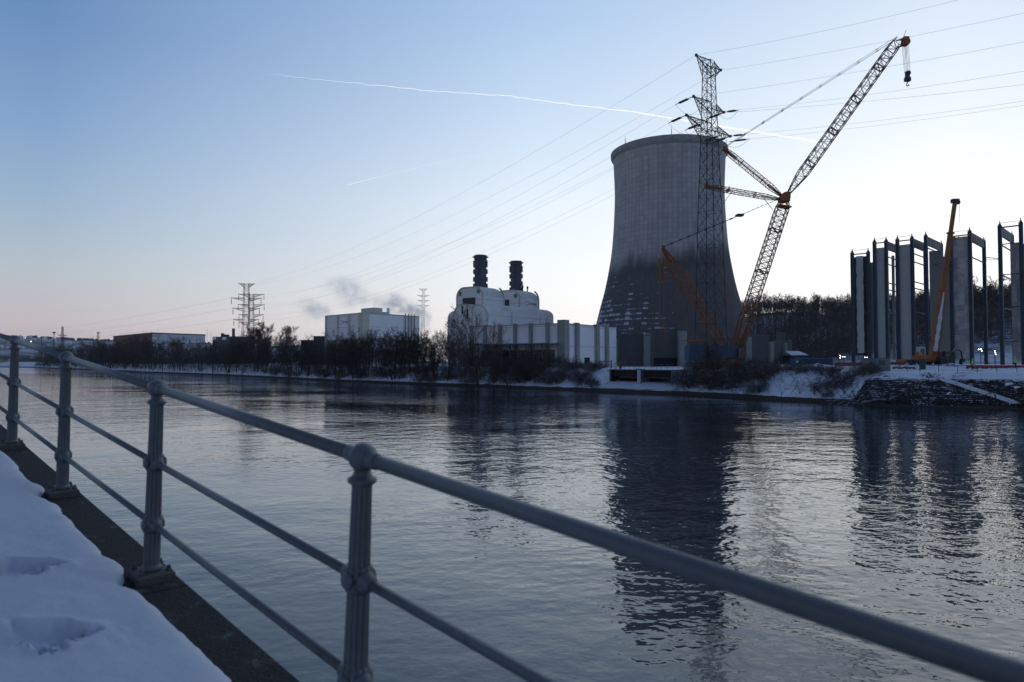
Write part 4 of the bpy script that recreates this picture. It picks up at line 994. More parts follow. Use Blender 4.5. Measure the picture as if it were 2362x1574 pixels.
# ------------------------------------------------------------------ yellow telescopic crane
def tele():
    D = 124; a = lambda x, y, o=0: at(x, y, D + o); g0 = ground_z(a(2140, 845).x / S2 - D / S2, (a(2140, 845).x + D) / S2, False)
    root = thing('mobile_crane', 'orange telescopic mobile crane with raised snow dusted boom among the steel frames', 'mobile crane', (a(2140, 845).x, D, g0))
    b0 = a(2152, 822); b1 = a(2203, 464); d = (b1 - b0).normalized(); pl_ = Vector((0, 1, 0)); A = pl_.cross(d).normalized()
    secs = [(0, .43, 1.12), (.40, .565, .90), (.55, .64, .80), (.63, .80, .68), (.78, 1.0, .56)]
    Ln = (b1 - b0).length
    for i, (s0, s1, wd) in enumerate(secs):
        mb = MB(); mb.box(b0 + d * (Ln * (s0 + s1) / 2), (wd, wd * .9, Ln * (s1 - s0)), (A, pl_, d)); mb.box(b0 + d * (Ln * s1 - .25), (wd + .3, wd + .2, .3), (A, pl_, d))
        mb.build('boom_section', MT['orange'], root)
    sn = MB(); c = b0 + d * (Ln * .20)
    for k in range(14):
        s = .03 + k * .017; e = .30 + .08 * math.sin(k * 2.3); sn.box(b0 + d * (Ln * (s + .009)) - A * .05 - pl_ * .53, (.66 * (1.0 + .2 * math.sin(k * 1.7)), .09, Ln * .0172), (A, pl_, d))
    for k in range(8): sn.box(b0 + d * (Ln * (.275 + k * .018)) - A * .02 - pl_ * .53, (.52 - .045 * k, .08, Ln * .0182), (A, pl_, d))
    sn.build('snow_crust', MT['snow'], root)
    rm = MB(); rm.bar(b0 + A * 1.1 + Vector((-.6, 0, -1)), b0 + d * (Ln * .2) + A * .7, .28, 8); rm.build('lift_ram', MT['crane_dark'], root)
    hd = MB(); hd.box(b1, (1.2, .8, .7)); hd.lathe(b1 + Vector((.5, 0, -.2)), [(.45, -.1), (.45, .1)], 14, (Vector((1, 0, 0)), Z, Vector((0, 1, 0)))); hd.bar(b1 + Vector((.8, 0, 0)), b1 + Vector((.7, 0, -4)), .03, 3); hd.build('boom_head', MT['crane_dark'], root)
    zt = b0.z - .1; cx = a(2140, 830).x
    t_ = MB(); t_.box((cx + .2, D, zt - .55), (3.0, 2.6, .7)); t_.box((cx + 1.2, D, zt - .1), (1.8, 2.0, .8)); t_.build('turntable', MT['orange_snow'], root)
    cw = MB(); cw.box((cx, D - .3, g0 + 1.25), (2.9 * 1.6, 2.6, .9)); cwo = cw.build('counterweight', MT['orange_snow'], root)
    for s, px in ((-1, 2113.5), (1, 2167)):
        e = MB(); x = xat(px, D); e.box((x, D - .8, g0 + 1.55), (.75, .9, 1.5)); eo = e.build('side_weight', MT['orange_snow'], root)
        for k in range(6): h = MB(); h.box((x, D - 1.27, g0 + .95 + k * .24), (.66, .03, .085), (Vector((.9, 0, .35 * s)).normalized(), Vector((0, 1, 0)), Vector((-.35 * s, 0, .9)).normalized())); h.build('warning_stripe', MT['redwhite'], eo)
    ch = MB(); ch.box((cx, D + 1, g0 + .75), (9, 2.6, .5)); ch.build('chassis', MT['orange_snow'], root)
    cb = MB(); cb.box((cx - 1.7, D - .4, zt - .5), (1.0, 1.6, 1.2)); cb.build('cab', MT['darkglass'], root)
    for i in range(5):
        w_ = MB(); w_.lathe((cx - 3.4 + i * 1.7, D - .6, g0 + .55), [(.2, -.2), (.55, -.18), (.55, .18), (.2, .2)], 18, (Vector((1, 0, 0)), Z, Vector((0, 1, 0)))); w_.build('wheel', MT['crane_dark'], root)
tele()

# ------------------------------------------------------------------ steel frames with tall panels
def patch_mat():
    m, t, b = newmat('patched concrete'); tcn = t.nodes.new('ShaderNodeTexCoord')
    sp = t.nodes.new('ShaderNodeSeparateXYZ'); t.links.new(tcn.outputs['Object'], sp.inputs[0])
    al = mth('SUBTRACT', sp.outputs['X'], sp.outputs['Y'], tree=t); cb = t.nodes.new('ShaderNodeCombineXYZ')
    t.links.new(mth('FLOOR', mth('DIVIDE', al, 1.5, tree=t), tree=t), cb.inputs[0]); t.links.new(mth('FLOOR', mth('DIVIDE', sp.outputs['Z'], 1.15, tree=t), tree=t), cb.inputs[1])
    wn = t.nodes.new('ShaderNodeTexWhiteNoise'); wn.noise_dimensions = '2D'; t.links.new(cb.outputs[0], wn.inputs['Vector'])
    n = tnoise(t, .5, 6, .7, stretch=(1, 1, .6))
    c = mixc(mth('MULTIPLY', wn.outputs[0], .8, tree=t), (.26, .26, .26), (.54, .53, .50), t)
    c = mixc(mrange(t, n, .48, .66, 0, .8), c, (.62, .59, .54), t)
    hb = mth('LESS_THAN', mth('FRACT', mth('DIVIDE', sp.outputs['Z'], 1.15, tree=t), tree=t), .07, tree=t)
    c = mixc(mth('MULTIPLY', hb, .4, tree=t), c, (.18, .18, .18), t)
    t.links.new(c, b.inputs['Base Color']); b.inputs['Roughness'].default_value = .85; return m
MT['patch'] = patch_mat()
FQ = Vector((xat(2241.6, 130), 130, 0)); FD = -UD
def fpos(px, back=0.0): P = FQ + VD * back; return P + FD * on_line(px, P, FD)
def rear(px_front, px_rear): P = fpos(px_front); return P + VD * on_line(px_rear, P, VD)
GF = 5.75
def frame_tower(label, fronts, panels, rears=(), girts=(), top='yellow', y_top=None):
    p0 = fpos(fronts[0][0]); root = thing('steel_frame', label, 'steel frame', (p0.x, p0.y, GF), 'steel frames with tall hanging panels')
    cols = []
    def column(P, zt, wd=.62):
        mb = MB(); 
        for o in (-.26, .26): mb.box((P.x + UD.x * o, P.y + UD.y * o, (GF - .5 + zt) / 2), (.10, wd, zt - GF + .5), (UD, VD, Z))
        mb.box((P.x, P.y, (GF - .5 + zt) / 2), (.44, .10, zt - GF + .5), (UD, VD, Z)); mb.box((P.x, P.y, zt + .15), (.35, .35, .3), (UD, VD, Z)); mb.bar((P.x, P.y, zt + .2), (P.x, P.y, zt + .8), .1, 4)
        z = GF + 3.5
        while z < zt - 1: mb.box((P.x, P.y, z), (.66, wd + .06, .22), (UD, VD, Z)); z += 4.4
        mb.build('column', MT['framesteel'], root)
    for px, y in fronts:
        P = fpos(px); zt = zat(y, P.y); column(P, zt); cols.append((P, zt))
    for fi, rpx in rears:
        P, zt = cols[fi]; Q = P + VD * on_line(rpx, P, VD); column(Q, zt - .3, .55)
        mb = MB(); mb.box(tuple((P + Q) / 2 + Z * (zt - 1.0)), ((Q - P).length, .35, 1.7), (VD, UD, Z))
        n = 6
        for i in range(1, n): c = P.lerp(Q, i / n) + Z * (zt - 1.0); mb.box(tuple(c), (.12, .42, 1.6), (VD, UD, Z))
        mb.build('roof_beam', MT['framesteel'], root)
        for zz in girts:
            g = MB(); g.bar(P + Z * zat(zz, P.y), Q + Z * zat(zz, P.y), .13, 4); g.build('girt', MT['framesteel'], root)
    if len(cols) > 1:
        (P, za), (Q, zb) = cols[0], cols[1]
        g = MB(); g.bar(P + Z * (za - .45), Q + Z * (za - .45), .16, 4); g.bar(P + Z * (za + .4), Q + Z * (za + .4), .05, 4); g.build('top_rail', MT['yellow'] if top == 'yellow' else MT['framesteel'], root)
        for zz in girts: g = MB(); g.bar(P + Z * zat(zz, P.y) + VD * .3, Q + Z * zat(zz, P.y) + VD * .3, .12, 4); g.build('girt', MT['framesteel'], root)
    for (x0, x1, yt, yb, back, m, nm) in panels:
        A, B = fpos(x0, back), fpos(x1, back); z1, z0 = zat(yt, A.y), zat(yb, A.y)
        mb = MB(); 
        if nm == 'torn_panel':
            n = 26; L_ = (B - A); L_.z = 0; vs = []
            for i in range(n + 1):
                z = lerp(z0, z1, i / n); e = .22 * noise.noise(Vector((i * .7, 0, 0))); e2 = .12 * noise.noise(Vector((i * .9, 5, 0))); o = -.25 + .25 * noise.noise(Vector((i * .5, 9, 0))); 
                for s, q in ((0, 0), (0, .12), (1, .12), (1, 0)): vs.append(A + L_ * s + UD * (e if s == 0 else e2) + VD * (q + o) + Z * z)
            mb.add(vs, [(i * 4 + a_, i * 4 + (a_ + 1) % 4, i * 4 + 4 + (a_ + 1) % 4, i * 4 + 4 + a_) for i in range(n) for a_ in range(4)] + [(3, 2, 1, 0), tuple(n * 4 + k for k in range(4))])
        else: mb.prism([A, B, B + VD * .55, A + VD * .55], z0, z1)
        mb.build(nm, m, root)
    return root
frame_tower('lowest, leftmost steel frame with one narrow torn grey panel', [(1969, 583), (2006, 581)],
    [(1979, 1994.5, 592, 815, .1, MT['panelgrey'], 'torn_panel'), (1972, 2003, 594, 820, 2.2, MT['louvre'], 'louvre'), (2009, 2020.5, 606, 816, 1.2, MT['panelgreen'], 'panel')], girts=(660, 724, 794))
frame_tower('steel frame with narrow plain grey panel, second from the left', [(2021, 557), (2048, 555)],
    [(2023, 2045.5, 573, 827, .1, MT['panelgrey'], 'panel'), (2059.5, 2065, 590, 830, 5, MT['concrete'], 'panel')], rears=((1, 2073),), girts=(592, 609, 652, 668, 722, 795))
frame_tower('steel frame with plain grey panel left of the wide dark stained one', [(2074, 552), (2108, 548)],
    [(2076.5, 2105.5, 566, 832, .1, MT['panelgrey'], 'panel')], rears=((1, 2138),), girts=(584, 603, 649, 664, 720, 794))
frame_tower('steel frame with wide dark panel with rusty stains behind the telescopic crane', [(2140, 543.5)],
    [(2147, 2178, 580, 815, 5.5, MT['panelgreen'], 'panel'), (2178.2, 2199, 592, 815, 5.5, MT['panelgreen'], 'panel')], rears=((0, 2175.5),), girts=(571,), top='')
frame_tower('steel frame with patchwork concrete panel right of the telescopic crane', [(2197.5, 541), (2242, 533.5)],
    [(2199.5, 2239.5, 549, 833, .1, MT['patch'], 'panel')], rears=((1, 2274.5), (0, 2216)), girts=(592, 656))
frame_tower('tallest steel frame at the right edge with blotchy concrete panel', [(2312, 520), (2361, 513)],
    [(2336, 2358, 563, 836, 1.5, MT['patch'], 'panel'), (2363, 2400, 563, 836, .1, MT['patch'], 'panel')], rears=((0, 2340),), girts=(564, 634, 709, 788), top='')
c = MB(); A = fpos(2275, 8); B = fpos(2312, 8); rt = thing('cable_tray', 'thin horizontal steel boom stub crossing the gap between the two right frames', 'steel beam', A + Z * zat(597, A.y))
c.bar(A + Z * zat(594, A.y), B + Z * zat(597, B.y), .10, 4); c.bar(A + Z * zat(600, A.y), B + Z * zat(599, B.y), .06, 4); c.build('beam', MT['framesteel'], rt)
rb_ = thing('inclined_beam', 'rust red inclined beam low between the frames behind the telescopic crane', 'steel beam', fpos(2120, 8) + Z * GF)
c = MB(); c.bar(fpos(2116, 8) + Z * zat(770, 138), fpos(2142, 8) + Z * zat(752, 138), .35, 4); c.build('beam', MT['red'], rb_)

# ------------------------------------------------------------------ water intake in the bank
def intake():
    uc = (IU0 + IU1) / 2; wv = wl(uc) + 3.9; root = thing('water_intake', 'concrete water intake with two dark openings and a snowy middle pier in the bank', 'intake', uv(uc, wv, 1.8))
    L_ = IU1 - IU0; zb, zt = 1.9, 4.75
    def bx(u0, u1, v0, v1, a, b, nm, m): mb = MB(); mb.prism([uv(u0, wv + v0), uv(u1, wv + v0), uv(u1, wv + v1), uv(u0, wv + v1)], a, b); return mb.build(nm, m, root)
    bx(IU0 - .3, IU1 + .3, -.1, 7, zt - .22, zt, 'deck_slab', MT['concrete_snow'])
    bx(IU0, IU1, .5, 1.0, zt - 1.55, zt - .223, 'lintel', mat('wet dark beam', (.022, .02, .02), .8))  # near black beam under the deck slab
    bx(IU0 + 1.2, IU1, 1.2, 1.6, zb + 1.0, zb + 1.3, 'inner_beam', MT['concrete_snow'])
    bx(IU0, IU1, 2.4, 2.8, zb - .5, zt - .226, 'back_wall', MT['black']); bx(IU0, IU1, .1, 2.39, zb - .1, zb + .2, 'floor', MT['black'])  # interior painted black to give the shade of the recess
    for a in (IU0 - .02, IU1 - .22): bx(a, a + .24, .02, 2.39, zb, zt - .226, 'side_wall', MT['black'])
    um = uc + .2; bx(um - .55, um + .35, -.55, 3, zb, zt - .1, 'middle_pier', MT['concrete_snow']); bx(um - .9, um + .7, -.7, .5, zt - .1, zt + .12, 'pier_cap', MT['concrete_snow'])
    sp = MB(); sp.prism([uv(um - .5, wv - .62), uv(um + .3, wv - .62), uv(um + .3, wv - .553), uv(um - .5, wv - .553)], zb, zt - .15); sp.build('snow_face', MT['snow'], root)
    for a in (IU0 - .35, IU1 + .05): bx(a, a + .3, -.2, 6, .6, zt - .1, 'wing_wall', MT['concrete_snow'])
    ap = MB(); n = 12; vs = []
    for i in range(n + 1):
        u = lerp(IU0 - 3, IU1 + 2.2, i / n)
        for j, (dv, z) in enumerate(((.9, .72), (2.4, 1.35), (3.95, 2.02), (4.9, 2.06), (9, 2.0))): vs.append(uv(u, wl(u) + dv, z + .10))
    ap.add(vs, [(i * 5 + j, i * 5 + 5 + j, i * 5 + 6 + j, i * 5 + 1 + j) for i in range(n) for j in range(4) if j < 2 or 0 < i < n - 2], True); ap.build('snow_apron', MT['snow'], root)
intake()

# ------------------------------------------------------------------ stone revetment and the ramp down to the water
def stone_mat():
    m, t, b = newmat('dark stone pitching'); g = t.nodes.new('ShaderNodeNewGeometry'); P = g.outputs['Position']
    sp = t.nodes.new('ShaderNodeSeparateXYZ'); t.links.new(P, sp.inputs[0])
    fr = mth('FRACT', mth('DIVIDE', sp.outputs['Z'], .24, tree=t), tree=t)
    n = tnoise(t, .9, 6, .75, vec=P); n2 = tnoise(t, 5, 4, .7, vec=P, stretch=(1, 1, 2))
    top = mrange(t, sp.outputs['Z'], 3.3, 4.6, 0, .30)
    k = mth('ADD', mth('ADD', mth('MULTIPLY', n, .55, tree=t), mth('MULTIPLY', n2, .45, tree=t), tree=t), top, tree=t)
    k = mth('ADD', k, mth('MULTIPLY', mth('LESS_THAN', fr, .4, tree=t), .05, tree=t), tree=t)
    t.links.new(mixc(mrange(t, k, .575, .615), mixc(n2, (.012, .011, .011), (.038, .034, .03), t), (.62, .66, .74), t), b.inputs['Base Color'])
    b.inputs['Roughness'].default_value = .95; b.inputs['Specular IOR Level'].default_value = .1
    bump(t, b, mth('ADD', n2, fr, tree=t), .7, .1); return m
def slope_z(u, dv): return max(0, ground_z(u, wl(u) + dv, False))
def revetment():
    pq = uv(0, 112); u0 = pq.dot(UD) + on_line(1972, pq, UD); mb = MB(); vs = []; rows = [.15, .6, 1.2, 2, 3, 4, 5, 6, 7, 7.7, 8.2]; us = [u0 + .8 * i for i in range(int((45 - u0) / .8))]
    for i, u in enumerate(us):
        for j, dv in enumerate(rows):
            e = 0 if i else .6; z = slope_z(u, dv) + .20 - (.5 if i == 0 or j in (0, len(rows) - 1) else 0) + .10 * noise.noise(Vector((u * 1.2, dv * 1.2, 0)))
            vs.append(uv(u, wl(u) + dv, z))
    n = len(rows); mb.add(vs, [(i * n + j, i * n + n + j, i * n + n + 1 + j, i * n + 1 + j) for i in range(len(us) - 1) for j in range(n - 1)], True)
    tag(mb.build('stone_bank', stone_mat(), org=(0, 0, 0)), kind='structure')
    # ramp
    pa, pb = uv(0, 120), uv(0, 113.2)
    ua = pa.dot(UD) + on_line(2152, pa, UD); ub = on_line(2345, pb, UD); mb = MB(); vs = []; n = 60
    for i in range(n + 1):
        s = i / n; u = lerp(ua, ub, s); dv = lerp(8.6, .35, s); wdt = 1.3 + .3 * noise.noise(Vector((i * .2, 0, 0))) - .5 * s; jz = .06 * noise.noise(Vector((i * .5, 3, 0)))
        ze = slope_z(u, dv) + .62 + jz
        for du, z in ((-wdt - 1.8 * (1 - s) - .6 - .5 * noise.noise(Vector((i * .4, 7, 0))), slope_z(u - 1, dv) + .2), (-wdt, ze - .25), (0, ze), (.18, ze - .05), (.3, slope_z(u, dv) - .2)): vs.append(uv(u + du, wl(u) + dv, max(z, .02)))
    mb.add(vs, [(i * 5 + j, i * 5 + 5 + j, i * 5 + 6 + j, i * 5 + 1 + j) for i in range(n) for j in range(4)], True)
    tag(mb.build('bank_ramp', [MT['ground']], org=(0, 0, 0)), kind='structure')
revetment()

# ------------------------------------------------------------------ fences on the bank
def guard(label, u0, u1, step, dv, h, mpost, mrail, rails=(1.0,), rp=.05, name='guard_rail', zoff=0):
    root = thing(name, label, 'railing', uv(u0, wl(u0) + dv, plateau(u0, dv))); n = int(abs(u1 - u0) / step); pts = []
    for i in range(n + 1):
        u = lerp(u0, u1, i / n); v = wl(u) + dv; p = uv(u, v, plateau(u, dv) + zoff); pts.append(p)
        mb = MB(); mb.bar(p - Z * .3, p + Z * h, rp, 5); mb.build('post', mpost, root)
    for f in rails:
        mb = MB(); mb.path([p + Z * (h * f - .02) for p in pts], rp * .65, 5); mb.build('rail', mrail, root)
def ux(px, v): P = uv(0, v); return on_line(px, P, UD)
guard('dark post and rail fence along the snowy bank top at the right edge', ux(2146, 124), ux(2362, 124) + 6, 2.05, 10.4, 1.05, MT['framesteel'], MT['framesteel'], (1.0,), .05)
guard('thin pale handrail on the deck of the water intake', ux(1415, 123), ux(1560, 125), 1.3, 8.3, 1.1, MT['steel'], MT['steel'], (1.0, .5), .035, zoff=-.1)
guard('long thin rail fence on the bank top between the intake and the grey cabin', ux(1565, 126), ux(2125, 126), 4.5, 10.6, 1.15, MT['steel'], MT['steel'], (1.0, .5), .04)
guard('long thin rail fence above the thicket, before the white hall', ux(1000, 127), ux(1408, 126), 6, 10.8, 1.0, MT['steel'], MT['steel'], (1.0, .4), .045)
for px in (1322, 1339):
    D = 172; x = xat(px, D); p = thing('fence_post', 'Y topped fence post before the white hall, ' + ('left' if px < 1330 else 'right') + ' one of two', 'fence post', (x, D, G))
    b = MB(); b.bar((x, D, G), (x, D, G + 1.9), .06, 5); b.build('post', MT['steel'], p)
    b = MB(); b.bar((x, D, G + 1.9), (x - .35, D, G + 2.3), .04, 4); b.bar((x, D, G + 1.9), (x + .35, D, G + 2.3), .04, 4); b.build('arm', MT['steel'], p)

# ------------------------------------------------------------------ site clutter
def boxthing(name, label, cat, px0, px1, y0, y1, D, dep, m, extra=None, ribs=0):
    x0, x1 = xat(px0, D), xat(px1, D); z0, z1 = zat(y1, D), zat(y0, D); root = thing(name, label, cat, ((x0 + x1) / 2, D, z0))
    zg = ground_z(((x0 + x1) / 2 - D) / S2, ((x0 + x1) / 2 + D) / S2, False)
    mb = MB(); mb.prism([(x0, D), (x1, D), (x1, D + dep), (x0, D + dep)], min(z0, zg), z1)
    for i in range(ribs):
        xx = lerp(x0, x1, (i + .5) / ribs); mb.box((xx, D - .04, (z0 + z1) / 2), ((x1 - x0) / ribs * .5, .08, (z1 - z0) * .92))
    mb.build('body', m, root)
    rf = MB(); rf.prism([(x0 - .08, D - .08), (x1 + .08, D - .08), (x1 + .08, D + dep), (x0 - .08, D + dep)], z1 + .003, z1 + .12); rf.build('roof', MT['cabin'], root)
    if extra: extra(root, x0, x1, z0, z1, D)
    return root
def doors(root, x0, x1, z0, z1, D):
    d = MB(); d.box((x0 + .6, D - .07, (z0 + z1) / 2 - .1), (.8, .05, (z1 - z0) * .75)); d.build('door', MT['cabin'], root)
    d = MB(); d.box((x0 + 2.1, D - .07, (z0 + z1) / 2 + .2), (.9, .05, .7)); d.build('window', MT['darkglass'], root)
boxthing('shipping_container', 'blue container with snowy roof right of the screen walls, the taller of two', 'container', 1846, 1921, 827.5, 842, 158, 2.6, MT['containerblue'], ribs=14)
boxthing('site_box', 'short blue site box with a pale plate, left end of the container row', 'container', 1832.5, 1844.5, 829.5, 842, 158, 2.4, MT['containerblue'], lambda r, a, b, z0, z1, D: MB.build((lambda q: (q.box(((a + b) / 2, D - .05, z1 - .5), (.6, .06, .4)), q)[1])(MB()), 'plate', MT['redwhite'], r))
boxthing('site_cabin', 'grey site cabin with thin snow on its roof before the second steel frame', 'cabin', 2004, 2053, 827.5, 852, 111, 2.6, MT['cabin'], doors)
boxthing('office_cabin', 'pale white office cabin behind the telescopic crane', 'cabin', 2121, 2143, 800, 833, 141, 3, MT['white_wall'], doors)
boxthing('equipment_box', 'small red box standing before the white hall near the Y topped posts', 'box', 1315.5, 1321, 839, 846.5, 168, .6, MT['red'])
boxthing('equipment_box', 'small white box at the left end of the intake deck', 'box', 1417.5, 1422.5, 839, 847, 150, .6, MT['redwhite'])
boxthing('equipment_box', 'red box beside the white one at the intake deck', 'box', 1429, 1434, 839, 847, 151, .6, MT['red'])
def shed():
    D = 215; x0, x1 = xat(1827, D), xat(1862, D); zr, ze = zat(811, D), zat(820, D); r = thing('shed', 'low shed with snow covered pitched roof at the foot of the wooded hill', 'shed', (x0, D, G))
    b = MB(); b.prism([(x0, D + .5), (x1, D + .5), (x1, D + 9), (x0, D + 9)], G - .5, ze); b.build('wall', MT['louvre'], r)
    b = MB(); b.add([(x0 - .3, D, ze), (x1 + .3, D, ze), (x1 - .6, D + 5, zr), (x0 - .3, D + 5, zr), (x0 - .3, D, ze + .2), (x1 + .3, D, ze + .2), (x1 - .6, D + 5, zr + .2), (x0 - .3, D + 5, zr + .2)], [(4, 5, 6, 7), (3, 2, 1, 0), (0, 1, 5, 4), (1, 2, 6, 5), (0, 4, 7, 3), (2, 3, 7, 6)]); b.build('roof', MT['snow'], r)
shed()
def barrier_row(label, px0, px1, y0, y1, D, n, m=MT['red']):
    for i in range(n):
        a, b = lerp(px0, px1, i / n), lerp(px0, px1, (i + .93) / n); x0, x1 = xat(a, D), xat(b, D); z0, z1 = zat(y1, D), zat(y0, D)
        r = thing('site_barrier', label, 'barrier', ((x0 + x1) / 2, D, z0), label.split(',')[0]); mb = MB(); mb.box(((x0 + x1) / 2, D, (z0 + z1) / 2 + .05), (x1 - x0, .12, (z1 - z0) * .8)); mb.build('panel', m, r)
        mb = MB(); mb.box((x0 + .2, D, z0 + .06), (.18, .6, .12)); mb.box((x1 - .2, D, z0 + .06), (.18, .6, .12)); mb.build('foot', MT['crane_dark'], r)
barrier_row('red barriers along the site road at the right edge, below the tallest frames', 2228, 2420, 843.5, 850.5, 110, 9)
barrier_row('red barriers in a row, left of the telescopic crane', 2054, 2090, 835.5, 841, 121, 3)
barrier_row('low red barriers, before the telescopic crane and its green hopper', 2058, 2112, 847, 851.5, 112, 3)
barrier_row('dull red barriers, left of the grey site cabin', 1925, 1992, 836, 846, 128, 5)
def pile(label, px0, px1, ytop, D, seed, name='rubble_pile', m=None):
    x0, x1 = xat(px0, D), xat(px1, D); cx = (x0 + x1) / 2; zg = ground_z((cx - D) / S2, (cx + D) / S2, False); zt = max(zat(ytop, D), zg + .5); n = 22; mb = MB(); vs = []
    for i in range(n + 1):
        for j in range(n + 1):
            a, b = i / n * 2 - 1, j / n * 2 - 1; rr = math.sqrt(a * a + b * b); h = max(0, 1 - rr) ** .7; h *= .8 + .5 * noise.noise(Vector((a * 3, b * 3, seed))) ; h += .25 * noise.noise(Vector((a * 9, b * 9, seed))) * (h > 0)
            vs.append((cx + a * (x1 - x0) / 2, D + b * 2.2, zg - .1 + (zt - zg + .1) * max(h, 0)))
    mb.add(vs, [(i * (n + 1) + j, (i + 1) * (n + 1) + j, (i + 1) * (n + 1) + j + 1, i * (n + 1) + j + 1) for i in range(n) for j in range(n)], False)
    tag(mb.build(name, m or mat('snowy rubble', (.06, .045, .04), .9, var=.5, vs=2, snow=(.55, .8, 1.4, .5))), label, 'rubble pile')
pile('snow dusted rubble heap right of the big crane tracks', 1738, 1790, 837, 158, 1)
pile('bluish snow streaked debris heap below the right screen wall', 1786, 1832, 839, 152, 2)
pile('dark scrap heap before the blue containers', 1850, 1918, 838, 140, 3)
pile('reddish scrap heap with snow left of the grey site cabin', 1925, 1999, 838, 132, 4, m=mat('reddish scrap', (.12, .035, .03), .9, var=.5, vs=2, snow=(.55, .8, 1.4, .4)))
pile('low heap of material between the steel frame and telescopic crane', 2060, 2105, 841, 119, 5)
pile('low snow dusted heap just right of the telescopic crane weights', 2170, 2215, 840, 117, 6)
def hopper():
    D = 112; x = xat(2127, D); z0 = zat(853, D); z1 = zat(827, D); r = thing('hopper', 'dark green hopper with slanted snowy top before the telescopic crane', 'hopper', (x, D, z0))
    b = MB(); b.box((x, D, (z0 + z1) / 2 - .3), (.55, .9, z1 - z0 - .4)); b.build('body', MT['green'], r)
    b = MB(); b.prism([(x - .9, D - .6), (x + .7, D - .6), (x + .7, D + .6), (x - .9, D + .6)], z1 - .42, z1 - .15); b.build('tray', MT['green'], r)
hopper()
def digger():
    D = 122; x = xat(2178, D); g0 = ground_z((x - D) / S2, (x + D) / S2, False); r = thing('excavator', 'small dark excavator right of the telescopic crane with its arm raised', 'excavator', (x, D, g0))
    for s in (-.8, .8): b = MB(); b.box((x, D + s, g0 + .35), (2.6, .45, .6)); b.build('track', MT['crane_dark'], r)
    b = MB(); b.box((x, D, g0 + 1.15), (2.2, 1.7, .9)); b.build('body', MT['crane_dark'], r)
    b = MB(); b.box((x + .2, D - .3, g0 + 1.9), (1.0, .9, 1.1)); b.build('cab', MT['darkglass'], r)
    b = MB(); b.path([(x + .8, D, g0 + 1.3), (x + 2.0, D, g0 + 2.9), (x + 3.0, D, g0 + 2.4), (x + 3.2, D, g0 + 1.0)], .16, 5); b.build('arm', MT['crane_dark'], r)
    b = MB(); b.box((x + 3.2, D, g0 + .8), (.6, .7, .5)); b.build('bucket', MT['crane_dark'], r)
digger()
def lamp_post(px, ytop, D, heads, label, lit=True, kind='cluster', name='floodlight_mast'):
    x = xat(px, D); zg = ground_z((x - D) / S2, (x + D) / S2, False); zt = zat(ytop, D); r = thing(name, label, 'lamp post', (x, D, zg))
    b = MB(); b.bar((x, D, zg - .2), (x, D, zt), .08, 6); b.build('pole', MT['steel'], r)
    for (hx, hy, s) in heads:
        X_, Z_ = xat(hx, D), zat(hy, D); h = MB(); h.box((X_, D + .1, Z_), (s * .95, .22, s * .85)); ho = h.build('lamp_housing', MT['crane_dark'], r)
        if abs(X_ - x) > .3 or Z_ < zt - .3: h = MB(); h.bar((x, D + .1, min(zt, Z_)), (X_, D + .1, Z_), .05, 4); h.build('bracket', MT['steel'], ho)
        if lit: s *= .55; h = MB(); h.lathe((X_, D - .02, Z_), [(s * .5, 0), (s * .5, .06), (0, .10)], 10, (Vector((1, 0, 0)), Z, Vector((0, -1, 0)))); h.build('lamp', MT['lamp'], ho)
lamp_post(1938, 818, 150, [(1936.6, 820.5, .32), (1938.5, 823, .2), (1937, 826, .28), (1943.5, 823.3, .26), (1948, 823.3, .28)], 'cluster of lit white lamps below the wooded hill, left of all steel frames')
lamp_post(1995, 822, 146, [(1994.5, 824.5, .24), (1999.5, 824.8, .22)], 'pair of lit lamps behind the grey site cabin roof')
lamp_post(2071, 818, 142, [(2071, 821, .36)], 'single lit lamp in the gap between the second and third steel frame')
lamp_post(2262, 804, 150, [(2257, 806, .34), (2262, 805.5, .44), (2264, 809.5, .42), (2270.5, 815, .40)], 'brightest lit floodlights, right of the patchwork panel')
lamp_post(2294.5, 806, 128, [(2294, 810, .26), (2295, 813.7, .30), (2295.5, 817.5, .34)], 'lit lamps stacked on a slim mast between the two right frames')
lamp_post(1372, 748, 176, [(1369, 751, .35), (1375, 751, .35), (1372, 754, .3)], 'tall unlit floodlight mast before the right end of the white hall', lit=False)
lamp_post(1506, 818, 158, [(1507.5, 818, .3)], 'small unlit lamp post before the screen wall at the intake', lit=False)
lamp_post(2185, 814, 118, [(2182, 815, .25), (2189, 815, .25)], 'short dark unlit lamp mast right of the telescopic crane', lit=False)
def street_lamp(px, ytop, D, label):
    x = xat(px, D); zt = zat(ytop, D); zg = ground_z((x - D) / S2, (x + D) / S2, False); r = thing('street_lamp', label, 'street lamp', (x, D, zg))
    b = MB(); b.path([(x, D, zg), (x, D, zt - .9), (x + .2, D, zt - .3), (x + .7, D, zt)], .07, 6); b.build('pole', MT['steel'], r)
    b = MB(); b.box((x + .95, D, zt + .02), (.6, .3, .12)); b.build('lamp_head', MT['steel'], r)
street_lamp(1945.5, 797, 150, 'curved unlit street lamp standing before the wooded hill')
for px, y, D, k in ((124, 767, 600, 'taller'), (96, 777.5, 640, 'shorter')):
    x = xat(px, D); zt = zat(y, D); r = thing('high_mast', k + ' round headed lighting mast far left above the bridge', 'lighting mast', (x, D, G))
    b = MB(); b.bar((x, D, G), (x, D, zt), .45, 8, r2=.3); b.build('pole', MT['pylon'], r)
    b = MB(); b.lathe((x, D, zt - .6), [(.3, -.3), (1.4, 0), (1.5, .35), (.6, 1.0), (.0, 1.2)], 16); b.build('lamp_crown', MT['pylon'], r)
